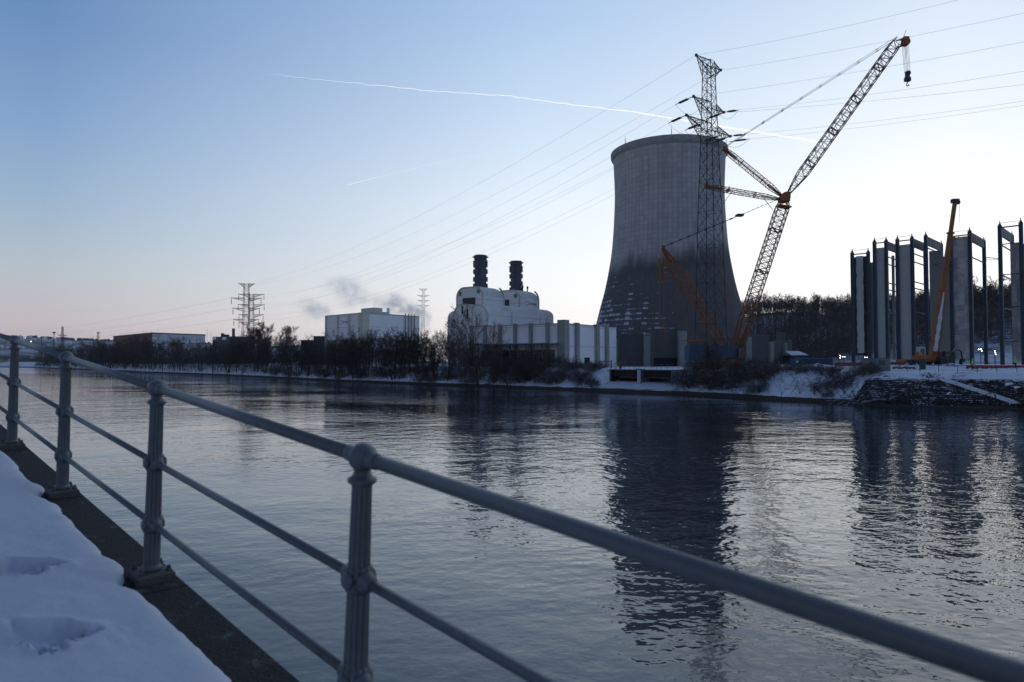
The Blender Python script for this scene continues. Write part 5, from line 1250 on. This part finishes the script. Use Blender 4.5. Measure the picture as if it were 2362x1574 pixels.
for px, y, D in ((1404 / 2.94, 757, 455), (1430 / 2.94, 764, 455)):
    x = xat(px, D); r = thing('antenna_mast', 'thin lightning mast right of the warehouse, ' + ('taller' if y < 760 else 'shorter') + ' of two', 'mast', (x, D, G)); b = MB(); b.bar((x, D, G), (x, D, zat(y, D)), .16, 5, r2=.05); b.build('rod', MT['pylon'], r)
for i, px in enumerate((408, 438, 454)):
    D = 380; x = xat(px, D); zt = zat(781 if i else 780, D); r = thing('gantry_post', 'pale slim gantry post before the grey side of the warehouse, ' + ('leftmost', 'middle', 'rightmost')[i] + ' of three', 'gantry', (x, D, G))
    b = MB(); b.bar((x, D, G), (x, D, zt), .35, 5); b.build('post', mat('pale steel', (.3, .33, .38), .5), r); b = MB(); b.box((x + 2, D, zt - 3), (6, .3, .5)); b.build('crossbar', MT['steel'], r)
def gate():
    D = 165; x0, x1 = xat(1384, D), xat(1410, D); r = thing('barrier_gate', 'orange gate beam with post before the right end of the white hall', 'gate', (x1, D, G))
    b = MB(); b.box((x1, D, (G + zat(832, D)) / 2), (.3, .3, zat(832, D) - G)); b.build('post', MT['orange'], r)
    b = MB(); b.box(((x0 + x1) / 2, D, zat(834, D)), (x1 - x0, .15, .2)); b.build('beam', MT['orange'], r)
gate()

# ------------------------------------------------------------------ the two workers
def person(px, D, label, bend):
    x = xat(px, D); zg = ground_z((x - D) / S2, (x + D) / S2, False); r = thing('person', label, 'person', (x, D, zg)); O = Vector((x, D, zg))
    J = {'pel': (0, 0, .93), 'spi': (bend * .3, 0, 1.15), 'che': (bend * .6, 0, 1.36), 'nec': (bend * .8, 0, 1.52), 'hea': (bend, 0, 1.62), 'top': (bend, 0, 1.74),
         'hl': (0, .10, .90), 'kl': (.08, .11, .50), 'al': (0, .11, .08), 'tl': (.17, .12, .03), 'hr': (0, -.10, .90), 'kr': (.02, -.11, .50), 'ar': (-.10, -.11, .08), 'tr': (.07, -.12, .03),
         'sl': (bend * .7, .19, 1.42), 'el': (bend * .7 + .05, .25, 1.14), 'wl': (bend * .7 + .20, .22, .93), 'sr': (bend * .7, -.19, 1.42), 'er': (bend * .7 + .06, -.26, 1.14), 'wr': (bend * .7 + .24, -.20, .98)}
    rad = dict(pel=.14, spi=.13, che=.15, nec=.06, hea=.095, top=.07, hl=.09, kl=.06, al=.045, tl=.04, hr=.09, kr=.06, ar=.045, tr=.04, sl=.06, el=.045, wl=.032, sr=.06, er=.045, wr=.032)
    E = [('pel', 'spi'), ('spi', 'che'), ('che', 'nec'), ('nec', 'hea'), ('hea', 'top'), ('pel', 'hl'), ('hl', 'kl'), ('kl', 'al'), ('al', 'tl'), ('pel', 'hr'), ('hr', 'kr'), ('kr', 'ar'), ('ar', 'tr'), ('che', 'sl'), ('sl', 'el'), ('el', 'wl'), ('che', 'sr'), ('sr', 'er'), ('er', 'wr')]
    V = list(J); Ve = [Vector(J[k]) for k in V]; E2 = [(V.index(a), V.index(b)) for a, b in E]; rr = [rad[k] for k in V]
    for w_, s in (('wl', 1), ('wr', -1)):                       # palm, five fingers
        wi = V.index(w_); wp = Vector(J[w_]); pm = wp + Vector((.05, 0, -.07)); Ve.append(pm); rr.append(.024); V.append(w_ + 'p'); E2.append((wi, len(V) - 1)); pi_ = len(V) - 1
        for k in range(5):
            ln = (.05, .075, .082, .076, .06)[k]; o = Vector((0 if k else .03, (k - 2.5) * .016, -ln)); Ve.append(pm + o); rr.append(.008); V.append(w_ + str(k)); E2.append((pi_, len(V) - 1))
    me = bpy.data.meshes.new('body'); me.from_pydata([tuple(v) for v in Ve], E2, []); o = bpy.data.objects.new('body', me); C.objects.link(o)
    sk = o.modifiers.new('s', 'SKIN'); sd = me.skin_vertices[0].data
    for i, d_ in enumerate(sd): d_.radius = (rr[i], rr[i]); d_.use_root = (i == 0)
    ss = o.modifiers.new('u', 'SUBSURF'); ss.levels = 1; ss.render_levels = 1
    dg = bpy.context.evaluated_depsgraph_get(); me2 = bpy.data.meshes.new_from_object(o.evaluated_get(dg)); bpy.data.objects.remove(o)
    me2.name = 'body'; b = bpy.data.objects.new('body', me2); C.objects.link(b); b.parent = r; ORG[b.name] = O
    for k in ('skin', 'hivis', 'trouser'): me2.materials.append(MT[k])
    for p in me2.polygons:
        c = p.center; p.material_index = 0 if c.z > 1.5 or (c.z < 1.0 and c.x - bend * .7 > .17 and abs(c.y) > .14) else (1 if c.z > .88 and c.z <= 1.5 else 2)
    h = MB(); h.lathe(O + Vector((bend, 0, 1.70)), [(.14, 0), (.125, .02), (.12, .06), (.08, .12), (0, .14)], 16); h.build('helmet', MT['helmet'], r)
person(2241.5, 108, 'worker in a bright yellow green jacket standing below the patchwork panel', .10)
person(2341, 109, 'worker in a yellow green jacket near the right edge beside the red barriers', .02)
# ------------------------------------------------------------------ bare trees
def branch(mb, p, d, ln, r, level, rng, P, out):
    "grow one limb; returns nothing, writes tubes into mb and child limbs recursively"
    nseg = P['seg'][level]; pts = [p.copy()]; rr = [r]; dd = d.copy()
    for k in range(nseg):
        dd = (dd + Vector((rng.gauss(0, 1), rng.gauss(0, 1), rng.gauss(0, 1))) * P['wob'][level] + Z * P['up'][level]).normalized()
        p = p + dd * (ln / nseg); pts.append(p.copy()); rr.append(max(r * (1 - .8 * (k + 1) / nseg), P['rmin']))
    n = P['sides'][level]
    (out[0] if level == 0 else out[1]).path(pts, r, n, rr=rr, smooth=level == 0)
    if level + 1 >= len(P['n']): return
    for i in range(P['n'][level + 1]):
        lo = P['start'][level]; s = lo + (1 - lo) * ((i + rng.random()) / P['n'][level + 1]); s = min(s, .98)
        k = int(s * nseg); f = s * nseg - k; q = pts[k].lerp(pts[min(k + 1, nseg)], f)
        ax = (pts[min(k + 1, nseg)] - pts[k]).normalized(); az_ = rng.random() * 2 * math.pi
        a = ax.orthogonal().normalized(); b = ax.cross(a); side = a * math.cos(az_) + b * math.sin(az_)
        ang = R(rng.uniform(*P['ang'][level])); nd = (ax * math.cos(ang) + side * math.sin(ang)).normalized()
        branch(mb, q, nd, ln * rng.uniform(*P['len'][level]) * (1 - P['tap'][level] * (s - lo)), max(rr[k] * .55, P['rmin']), level + 1, rng, P, out)
def make_tree(name, seed, H, P, stems=1, lean=.12, mats=('bark', 'twig'), r0=.2, trunk_name='trunk', crown_name='crown'):
    rng = random.Random(seed); tr, cr = MB(), MB()
    for s in range(stems):
        a = rng.random() * 6.28; l = rng.uniform(.3, 1) * lean * (1 if stems > 1 else .5)
        d = Vector((math.cos(a) * l, math.sin(a) * l, 1)).normalized(); o = Vector((math.cos(a), math.sin(a), 0)) * (.0 if stems == 1 else rng.uniform(.1, .5))
        branch(None, o - Z * .4, d, H * rng.uniform(.8, 1.0), r0 * rng.uniform(.7, 1.1), 0, rng, P, (tr, cr))
    root = bpy.data.objects.new(name, None); C.objects.link(root); ORG[root.name] = Vector((0, 0, 0))
    tr.build(trunk_name, MT[mats[0]], root); cr.build(crown_name, MT[mats[1]], root); return root
PA = dict(seg=(9, 5, 4, 3), wob=(.07, .16, .2, .25), up=(.05, .06, .04, .02), n=(1, 17, 6, 6), start=(.22, .2, .15), ang=((35, 75), (25, 65), (25, 60)), len=((.30, .44), (.35, .6), (.4, .75)), tap=(.62, .4, .3), sides=(6, 4, 3, 3), rmin=.020)
PB = dict(PA, n=(1, 14, 6, 5), wob=(.12, .2, .22, .28), start=(.3, .2, .15))
PR = dict(PA, n=(1, 18, 10, 9), start=(.24, .3, .2), ang=((28, 55), (22, 50), (20, 50)), len=((.48, .62), (.38, .55), (.35, .6)), up=(.03, .10, .07, .04), tap=(.55, .4, .3), rmin=.028)     # round crown
PH = dict(seg=(6, 4, 3), wob=(.1, .2, .25), up=(.05, .08, .04), n=(1, 15, 11), start=(.18, .15), ang=((30, 65), (25, 60)), len=((.35, .5), (.3, .6)), tap=(.5, .3), sides=(4, 3, 3), rmin=.045)
PS = dict(seg=(5, 4, 3), wob=(.18, .25, .3), up=(-.02, -.02, 0), n=(1, 9, 7), start=(.15, .15), ang=((25, 70), (25, 70)), len=((.35, .6), (.35, .7)), tap=(.3, .3), sides=(3, 3, 3), rmin=.012)
alder = [make_tree('alder_tree', 10 + i, 12.5 + (i % 3), PA if i % 2 else PB, stems=(1, 3, 2, 4, 1, 2)[i], lean=.35, r0=.17, mats=('bark', 'twig_rust' if i % 3 == 0 else 'twig')) for i in range(6)]
roundt = [make_tree('round_tree', 40 + i, 11.5, PR, stems=(1, 2)[i], lean=.2, mats=('bark', 'twig_brown' if i == 0 else 'twig'), r0=.26) for i in range(2)]
hillt = [make_tree('hillside_tree', 60 + i, 10, PH, stems=1, lean=.2, r0=.16, mats=('bark', ('hilltwig', 'twig_rust', 'twig_brown', 'hilltwig', 'twig')[i])) for i in range(5)]
finet = [make_tree('fine_twigged_tree', 50, 11.5, dict(PR, rmin=.014, n=(1, 17, 9, 8)), stems=1, lean=.1, mats=('bark', 'twig_brown'), r0=.22)]
bush = [make_tree('bramble_bush', 80 + i, 3.2, PS, stems=11 + 3 * i, lean=1.3, r0=.035, mats=('twig', ('twig_rust', 'twig_snow', 'twig_brown', 'twig_snow')[i]), trunk_name='stem', crown_name='twigs') for i in range(4)]
sap = [make_tree('sapling', 90 + i, 4.5, dict(PS, up=(.05, .05, .03), n=(1, 8, 6)), stems=2 + i, lean=.5, r0=.045, mats=('twig', 'twig_snow'), trunk_name='stem', crown_name='twigs') for i in range(2)]
USED = set()
def place(protos, i, loc, rz, sc, label, cat, group, sz=None):
    p = protos[i % len(protos)]
    if p.name not in USED:
        USED.add(p.name); p.location = loc; p.rotation_euler = (0, 0, rz); p.scale = (sc, sc, sc * (sz or 1)); o = p
    else: o = dup(p, loc, rz, sc, sz=sz)
    tag(o, label, cat, group); return o
rng = random.Random(5)
def gz(u, v): return ground_z(u, v)
# the thicket along the water; its top follows what the photo shows
def top_at(px): return interp([(70, 815), (95, 800), (140, 792), (170, 800), (215, 786), (262, 792), (330, 782), (370, 775), (430, 782), (520, 786), (600, 770), (640, 775), (700, 788), (760, 778), (830, 770), (880, 757), (930, 755), (1000, 764), (1060, 768), (1090, 790), (1150, 800), (1220, 805), (1300, 815)], px)
u = -818; n = 0
zones = [(-400, 'bare dark tree in the thicket on the far left, before the warehouse'), (-262, 'bare dark tree in the thicket below the flat topped lattice pylon'), (-170, 'bare dark tree in the thicket before the signed white block'), (-60, 'bare dark tree on the snowy bank between the signed block and the grey piered hall')]
while u < -112:
    dist = -u
    for row in range(2 if u < -135 else 1):
        uu = u + rng.uniform(-1.5, 1.5); dv = rng.uniform(1.6, 5) if row == 0 else rng.uniform(7, 13)
        v = wl(uu) + dv; P = uv(uu, v); px = CX + F * P.x / P.y
        zt = zat(top_at(px) + (rng.uniform(-9, 24) if rng.random() < .6 else rng.uniform(-2, 10)), P.y); z = gz(uu, v); H = zt - z
        if H < 3: continue
        sc = H / 13.5; lab = next(l for a, l in zones if uu < a)
        place(alder, rng.randrange(6), (P.x, P.y, z), rng.uniform(0, 6.28), min(max(sc, .45), 1.5) * .92, lab, 'tree', 'bare trees: ' + lab.split(' in the ')[-1].split(' on the ')[-1], sz=1 / .92 if sc < 1.5 else sc / 1.5)
        n += 1
    u += 3.0 + max(0, dist - 150) * .020
print('bank trees', n)
# ground level brush inside the thicket, nearest stretch
k = 0; u = -262
while u < -112:
    uu = u; v = wl(uu) + rng.uniform(1.2, 8); P = uv(uu, v)
    place(bush, rng.randrange(4), (P.x, P.y, gz(uu, v) - .1), rng.uniform(0, 6.28), rng.uniform(.7, 1.15), 'low bare brush at the feet of the thicket trees along the water', 'bush', 'brush below the thicket'); k += 1
    u += 1.9 + max(0, -u - 150) * .02
# brambles right of the thicket: (px range, dv range, count, scale)
def brush(px0, px1, n, dv0, dv1, s0, s1, label, group, protos=bush):
    for i in range(n):
        px = px0 + (px1 - px0) * (i + rng.random()) / n; dv = rng.uniform(dv0, dv1); q = uv(0, 115 + dv); uu = on_line(px, q, UD); v = wl(uu) + dv; P = uv(uu, v)
        if IU0 - .4 < uu < IU1 + .4: continue
        place(protos, rng.randrange(4), (P.x, P.y, gz(uu, v) - .08), rng.uniform(0, 6.28), rng.uniform(s0, s1), label, 'bush', group)
brush(1180, 1375, 34, 1.5, 9.5, .6, 1.05, 'snow flecked bramble on the bank below the white hall, left of the water intake', 'brambles left of the intake')
brush(1200, 1390, 14, 9.5, 11.5, .5, .8, 'snow flecked bramble on the bank below the white hall, left of the water intake', 'brambles left of the intake')
brush(1540, 1790, 32, 1.5, 9.5, .55, 1.1, 'bramble on the snowy bank below the big crane, right of the water intake', 'brambles right of the intake')
brush(1560, 1800, 17, 9.5, 12, .6, 1.0, 'bramble on the snowy bank below the big crane, right of the water intake', 'brambles right of the intake')
brush(1790, 1960, 16, 8.8, 11, .4, .65, 'low bramble along the upper edge of the open snowy bank below the containers', 'low brambles above the open snow')
brush(1920, 1990, 8, 1, 8, .45, .8, 'dark bramble at the left edge of the stone bank', 'brambles at the stone bank')
brush(2010, 2040, 3, 8.5, 10.5, .55, .8, 'bare brown bush before the grey site cabin', 'bushes before the cabin')
for i, (px, dv, s) in enumerate(((1835, .8, 1.), (1868, 2, .7), (1845, 3.5, .6), (1915, 2, .9), (1925, 1.2, .8), (1700, 1, .9), (1960, 1, .8))):
    q = uv(0, 115 + dv); uu = on_line(px, q, UD); v = wl(uu) + dv; P = uv(uu, v)
    place(sap, i, (P.x, P.y, gz(uu, v)), rng.uniform(0, 6), s, 'thin bare sapling on the open snowy bank near the waterline', 'sapling', 'saplings on the open snow')
def single(protos, i, px, D, ytop, label, H0, rz=0, cat='tree', sc=None, wide=1.0):
    x = xat(px, D); u_, v_ = (x - D) / S2, (x + D) / S2; z = gz(u_, v_); s = (zat(ytop, D) - z) / H0
    o = place(protos, i, (x, D, z), rz, s * wide, label, cat, None, sz=1 / wide); return o
single(roundt, 0, 650, 335, 738, 'large round headed bare tree standing above the thicket between pylon and signed block', 13.2)
single(roundt, 1, 608, 345, 757, 'bare round headed tree rising just right of the flat topped pylon', 12.2, 1.)
single(finet, 0, 1103, 158, 717, 'tall pale bare tree with fine twigs standing before the boiler house', 12.8, 2.)
single(alder, 4, 1180, 152, 778, 'slender bare tree with spreading top before the canopy of the white hall', 12.5, 1., wide=.9)
single(alder, 0, 1648, 130.5, 782, 'single dark tree with straight trunk at the waterline before the big crane', 13, 1.3, wide=1.15)
single(alder, 2, 1655, 131, 800, 'low dense companion of the single waterline tree before the big crane', 13, .3, wide=1.3)
# fallen branches with snow at the toe of the stone bank
for i, (px, dv, rz, s) in enumerate(((1948, .5, .6, 1.0), (2005, .5, -.8, 1.05), (2060, .7, 2.4, .9), (1985, 1.6, 3.8, 1.), (2105, 1.2, 1.9, .7), (2040, 4, 1.4, .6))):
    q = uv(0, 110 + dv); uu = on_line(px, q, UD); v = wl(uu) + dv; P = uv(uu, v)
    rg = random.Random(200 + i); tr, cr = MB(), MB(); Pf = dict(PS, up=(0, .03, .05), n=(1, 6, 4), rmin=.03, wob=(.10, .2, .25))
    loc = Vector((P.x, P.y, gz(uu, v) + .25)); root = thing('fallen_branch', ('snow covered fallen branch lying at the waterline, left end of the stone bank', 'long snowy driftwood limb at the waterline below the grey cabin', 'snowy fallen branch at the waterline right of the driftwood limb', 'forked snowy branch just above the driftwood limb', 'short snowy branch on the stone bank towards the ramp', 'arched pale branch high on the dark stone bank')[i], 'fallen branch', loc)
    d = Vector((math.cos(rz) * .9, math.sin(rz) * .9, .12)).normalized(); branch(None, loc, d, 6.5 * s, .11, 0, rg, Pf, (tr, cr)); branch(None, loc, (d + UD * .5).normalized(), 4 * s, .08, 0, rg, Pf, (tr, cr))
    tr.build('limb', MT['twig_snow'], root); cr.build('twigs', MT['twig_snow'], root)

# ------------------------------------------------------------------ wooded hill on the right
n = 0; cells = []
for i in range(1600):
    px = rng.uniform(1270, 2400); P0 = rng.uniform(250, 395); D = P0 * 1.0; x = (px - CX) / F * D; u_, v_ = (x - D) / S2, (x + D) / S2
    if v_ < 236 or v_ > 400: continue
    cells.append((px, D, x, u_, v_))
zone = lambda px: 'bare tree on the hillside left of the steel frames' if px > 1690 and px < 1960 else 'bare tree on the hillside seen between the steel frames' if px >= 1960 else 'bare tree on the low ridge left of the cooling tower'
cells.sort(key=lambda c: -c[4]); keep = []
for c in cells:
    if len(keep) >= 285: break
    if all((c[0] - k[0]) ** 2 / 60 + (c[4] - k[4]) ** 2 / 30 > 1 for k in keep[-400:]):
        if 1400 < c[0] < 1700: continue
        keep.append(c)
for px, D, x, u_, v_ in keep:
    z = ground_z(u_, v_, False); s = rng.uniform(.75, 1.15) * (1.35 if px > 2230 and rng.random() < .3 else 1)
    place(hillt, rng.randrange(5), (x, D, z - .3), rng.uniform(0, 6.28), s * .88, zone(px), 'tree', zone(px) + 's')
print('hill trees', len(keep))
# the rest of the wood as one mass of thin stems and twigs
wd = MB(); rg = random.Random(9)
for i in range(5200):
    px = rg.uniform(1690, 2420) if i % 6 else rg.uniform(1270, 1420); D = rg.uniform(240, 385); x = (px - CX) / F * D; u_, v_ = (x - D) / S2, (x + D) / S2
    if v_ < 232 or v_ > 395: continue
    if noise.noise(Vector((x * .02, D * .02, 0))) > .28 and px > 2000: continue
    z = ground_z(u_, v_, False); h = rg.uniform(3, 9.5); b0 = Vector((x, D, z - .2)); t0 = b0 + Vector((rg.gauss(0, .5), rg.gauss(0, .5), h)); wd.bar(b0, t0, .10, 3, r2=.04, cap=False)
    for k in range(11):
        f = rg.uniform(.25, 1); q = b0.lerp(t0, f); e = q + Vector((rg.gauss(0, 1.2), rg.gauss(0, 1.2), rg.uniform(.4, 2.2))); wd.bar(q, e, .05, 3, r2=.03, cap=False)
        if k % 2: e2 = q.lerp(e, .5) + Vector((rg.gauss(0, .8), rg.gauss(0, .8), rg.uniform(.2, 1.2))); wd.bar(q.lerp(e, .5), e2, .035, 3, cap=False)
tag(wd.build('hillside_wood', MT['hilltwig'], org=(0, 0, 0)), 'dense leafless wood covering the hillside', 'wood', kind='stuff')
# brush mass at the foot of the far thicket beyond the individual trees
wd = MB()
for i in range(5200):
    s = rg.random() ** 1.4; uu = -112 - 706 * s; dv = rg.uniform(1, 20); v = wl(uu) + dv; b0 = uv(uu, v, gz(uu, v) - .1); h = rg.uniform(1.5, 5.5 if uu < -150 else 3); k = 1 + s
    t0 = b0 + Vector((rg.gauss(0, .8), rg.gauss(0, .8), h)); wd.bar(b0, t0, .035 * k, 3, r2=.02 * k, cap=False)
    for j in range(6): q = b0.lerp(t0, rg.uniform(.2, 1)); wd.bar(q, q + Vector((rg.gauss(0, .7), rg.gauss(0, .7), rg.uniform(0, 1.3))), .02 * k, 3, cap=False)
tag(wd.build('undergrowth', MT['twig'], org=(0, 0, 0)), 'leafless undergrowth between the riverside trees', 'undergrowth', kind='stuff')

# ------------------------------------------------------------------ far left: hills, village, bridge
hm = MB(); nx, ny = 150, 14; vs = []
for i in range(nx):
    for j in range(ny):
        px = -300 + 1250 * i / (nx - 1); D = 1500 + 1300 * j / (ny - 1); x = (px - CX) / F * D
        ridge = interp([(-300, 772), (60, 784), (75, 783), (120, 786), (180, 789), (250, 791), (350, 795), (600, 800), (950, 806)], px)
        H = zat(ridge, 2400) * smooth(0, .7, (j / (ny - 1))); H *= 1 + .10 * noise.noise(Vector((px * .02, D * .002, 0))) * (j < 9)
        vs.append((x, D, 4 + H + (2.2 * noise.noise(Vector((px * .35, D * .01, 3))) if j > 6 else 0)))
hm.add(vs, [(i * ny + j, (i + 1) * ny + j, (i + 1) * ny + j + 1, i * ny + j + 1) for i in range(nx - 1) for j in range(ny - 1)], True)
def farhill():
    m, t, b = newmat('distant snowy hill'); g = t.nodes.new('ShaderNodeNewGeometry'); P = g.outputs['Position']
    n1 = tnoise(t, .006, 6, .7, vec=P); n2 = tnoise(t, .04, 5, .8, vec=P); d_ = mth('ADD', mth('MULTIPLY', n1, .5, tree=t), mth('MULTIPLY', n2, .5, tree=t), tree=t)
    t.links.new(mixc(mrange(t, d_, .46, .6), (.05, .06, .08), (.42, .47, .56), t), b.inputs['Base Color']); b.inputs['Roughness'].default_value = 1; return m  # bluish tint of distant haze is mixed into both colours
MT['farhill'] = farhill(); tag(hm.build('distant_hills', MT['farhill'], org=(0, 0, 0)), kind='structure')
def fh(px, D):
    ridge = interp([(-300, 772), (60, 784), (75, 783), (120, 786), (180, 789), (250, 791), (350, 795), (600, 800), (950, 806)], px)
    return 4 + zat(ridge, 2400) * smooth(0, .7, (D - 1500) / 1300)
rg = random.Random(12); wallm = mat('far house wall', (.45, .42, .40), .8); roofm = mat('far snowy roof', (.6, .64, .7), .8)
for i in range(34):
    px = rg.uniform(-10, 270); D = rg.uniform(1750, 2380); x = (px - CX) / F * D; z = fh(px, D) - 1; wd_ = rg.uniform(9, 17)
    r = thing('hillside_house', 'tiny snow roofed house on the distant hill at the far left', 'house', (x, D, z), 'houses on the distant hill')
    b = MB(); b.box((x, D, z + 3), (wd_, 9, 7)); b.build('wall', wallm, r)
    b = MB(); b.add([(x - wd_ / 2 - .5, D - 5, z + 6.5), (x + wd_ / 2 + .5, D - 5, z + 6.5), (x + wd_ / 2 + .5, D + 5, z + 6.5), (x - wd_ / 2 - .5, D + 5, z + 6.5), (x - wd_ / 2 - .5, D, z + 10.5), (x + wd_ / 2 + .5, D, z + 10.5)], [(0, 1, 5, 4), (2, 3, 4, 5), (1, 2, 5), (3, 0, 4), (3, 2, 1, 0)]); b.build('roof', roofm, r)
fw = MB()
for i in range(900):
    px = rg.uniform(-40, 560); D = rg.uniform(2330, 2460); x = (px - CX) / F * D; z = fh(px, D) - 1
    if noise.noise(Vector((px * .06, 0, 4))) < -.12: continue
    h = rg.uniform(4, 12); s = rg.uniform(3, 6); fw.lathe((x, D, z), [(s * .3, 0), (s, h * .45), (s * .7, h * .8), (0, h)], 6)
tag(fw.build('distant_wood', MT['twig'], org=(0, 0, 0)), 'dark tree line on the ridge of the distant hill', 'wood', kind='stuff')
lx = MB(); L_ = at(71.5, 788, 1900); r = thing('hill_lamp', 'single warm light glowing on the distant hill', 'lamp', L_ - Z * 6); lx.bar(L_ - Z * 6, L_, .4, 5); lx.build('pole', MT['pylon'], r); lx = MB(); lx.ball(L_, 1.5, 8); lx.build('lamp', MT['lamp_warm'], r)
def bridge():
    D = 900; r = thing('bridge', 'low grey road bridge with pale rail at the far left end of the river', 'bridge', (xat(0, D), D, 0))
    x0, x1 = xat(-500, D), xat(78, D); z = zat(821, D)
    b = MB(); b.box(((x0 + x1) / 2, D, z - 2.2), (x1 - x0, 14, 3.2)); b.build('deck', mat('bridge deck', (.12, .13, .14), .8), r)
    b = MB(); b.box(((x0 + x1) / 2, D - 7.2, z + .2), (x1 - x0, .3, 1.5)); b.build('parapet', mat('bridge parapet', (.25, .25, .22), .7), r)
    for k in range(5): b = MB(); xx = lerp(x0, x1, (k + .4) / 5); b.box((xx, D, z / 2 - 3), (5, 12, z)); b.build('pier', MT['concrete'], r)
bridge()
def church():
    D = 1250; x = xat(36, D); r = thing('church', 'dark pointed church spire above the bridge at the far left', 'church', (x, D, 4)); b = MB(); b.box((x, D, 11), (7, 7, 15)); b.build('tower', MT['louvre'], r)
    b = MB(); b.lathe((x, D, 18), [(4.6, 0), (1.2, 9), (0, 16)], 4, smooth=False); b.build('spire', MT['louvre'], r)
    b = MB(); b.box((x + 38, D, 9), (70, 12, 10)); b.build('nave', MT['louvre'], r)
church()

# ------------------------------------------------------------------ steam behind the signed block
def steam():
    D = 372; c = at(850, 700, D); wd_, dp, ht = 80, 34, 40
    mb = MB(); mb.box(c, (wd_, dp, ht)); m = bpy.data.materials.new('steam'); m.use_nodes = True; t = m.node_tree; t.nodes.clear()
    o = t.nodes.new('ShaderNodeOutputMaterial'); pv = t.nodes.new('ShaderNodeVolumePrincipled'); t.links.new(pv.outputs[0], o.inputs['Volume'])
    g = t.nodes.new('ShaderNodeNewGeometry'); P = g.outputs['Position']
    wn = t.nodes.new('ShaderNodeTexNoise'); wn.inputs['Scale'].default_value = .07; wn.inputs['Detail'].default_value = 2; t.links.new(P, wn.inputs['Vector'])
    va = t.nodes.new('ShaderNodeVectorMath'); va.operation = 'MULTIPLY_ADD'; t.links.new(wn.outputs['Color'], va.inputs[0]); va.inputs[1].default_value = (14, 14, 14)
    vb = t.nodes.new('ShaderNodeVectorMath'); vb.operation = 'ADD'; t.links.new(P, vb.inputs[0]); vb.inputs[1].default_value = (-7, -7, -7); t.links.new(vb.outputs[0], va.inputs[2])
    tot = None
    for px, py, sx, sy, am in ((738, 718, 8.5, 6.5, .75), (716, 706, 7, 4, .5), (800, 668, 9, 8, .55), (826, 690, 12, 6, .45), (890, 702, 8, 6, .42), (925, 710, 9, 6.5, .9), (952, 722, 8, 7.5, 1.1), (968, 738, 4, 8, 1.0), (772, 655, 8, 5, .35), (905, 690, 6, 5, .5)):
        q = at(px, py, D); s1 = t.nodes.new('ShaderNodeVectorMath'); s1.operation = 'SUBTRACT'; t.links.new(va.outputs[0], s1.inputs[0]); s1.inputs[1].default_value = q
        s2 = t.nodes.new('ShaderNodeVectorMath'); s2.operation = 'MULTIPLY'; t.links.new(s1.outputs[0], s2.inputs[0]); s2.inputs[1].default_value = (1 / sx, 1 / 9, 1 / sy)
        s3 = t.nodes.new('ShaderNodeVectorMath'); s3.operation = 'LENGTH'; t.links.new(s2.outputs[0], s3.inputs[0])
        v = mrange(t, s3.outputs['Value'], 1.25, .25, 0, am); tot = v if tot is None else mth('ADD', tot, v, tree=t)
    n2 = tnoise(t, .22, 5, .65, vec=P); k = mrange(t, n2, .34, .72)
    t.links.new(mth('MULTIPLY', mth('MULTIPLY', tot, k, tree=t), .15, tree=t), pv.inputs['Density'])
    pv.inputs['Color'].default_value = (.93, .96, 1, 1); pv.inputs['Anisotropy'].default_value = .55
    tag(mb.build('steam', m), 'bluish steam drifting up behind the signed white block', 'steam', kind='stuff')
steam()

# ------------------------------------------------------------------ vapour trails high in the sky, lit by the sun below the horizon
tm, tt, tb = newmat('vapour trail'); tb.inputs['Base Color'].default_value = (.95, .95, .95, 1); tb.inputs['Roughness'].default_value = 1
tl = tt.nodes.new('ShaderNodeBsdfTranslucent'); tl.inputs[0].default_value = (1, 1, 1, 1); tt.links.new(tl.outputs[0], tt.nodes['Material Output'].inputs['Surface'])
def trail(pts, rads, D, label, wob=0.):
    n = 90; P = []; rr = []
    for i in range(n + 1):
        s = i / n * (len(pts) - 1); k = min(int(s), len(pts) - 2); f = s - k
        p = [lerp(pts[k][a], pts[k + 1][a], f) for a in (0, 1)]; q = at(p[0], p[1] + wob * (1 - i / n) * noise.noise(Vector((i * .6, 0, 0))), D)
        P.append(q); rr.append(lerp(rads[k], rads[k + 1], f) * (1 + .25 * noise.noise(Vector((i * .7, 3, 0)))))
    mb = MB(); mb.path(P, 5, 8, rr=rr); tag(mb.build('vapour_trail', tm), label, 'vapour trail')
trail([(612, 171), (700, 180), (790, 189.5), (900, 200), (1010, 212), (1160, 220), (1240, 231), (1320, 242), (1450, 257), (1560, 275), (1700, 299), (1790, 313), (1880, 327)],
      [.2, .5, .9, 1.3, 1.6, 2.0, 2.3, 2.6, 3.6, 5.0, 9, 9, 8], 4500, 'long white aeroplane trail crossing the sky behind the tall pylon', 5)
trail([(802, 427), (850, 414), (915, 399), (1000, 378), (1080, 362), (1170, 344)], [1.3, .7, .5, .4, .3, .2], 4500, 'short faint aeroplane trail low in the sky left of the cooling tower')

# ------------------------------------------------------------------ thin winter air
hz_ = MB(); hz_.box((0, 0, 55), (11000, 11000, 124)); hm_ = bpy.data.materials.new('haze'); hm_.use_nodes = True; t = hm_.node_tree; t.nodes.clear()
o = t.nodes.new('ShaderNodeOutputMaterial'); pv = t.nodes.new('ShaderNodeVolumePrincipled'); t.links.new(pv.outputs[0], o.inputs['Volume'])
pv.inputs['Color'].default_value = (.95, .96, 1, 1); pv.inputs['Density'].default_value = .00007
tag(hz_.build('haze', hm_), kind='stuff')
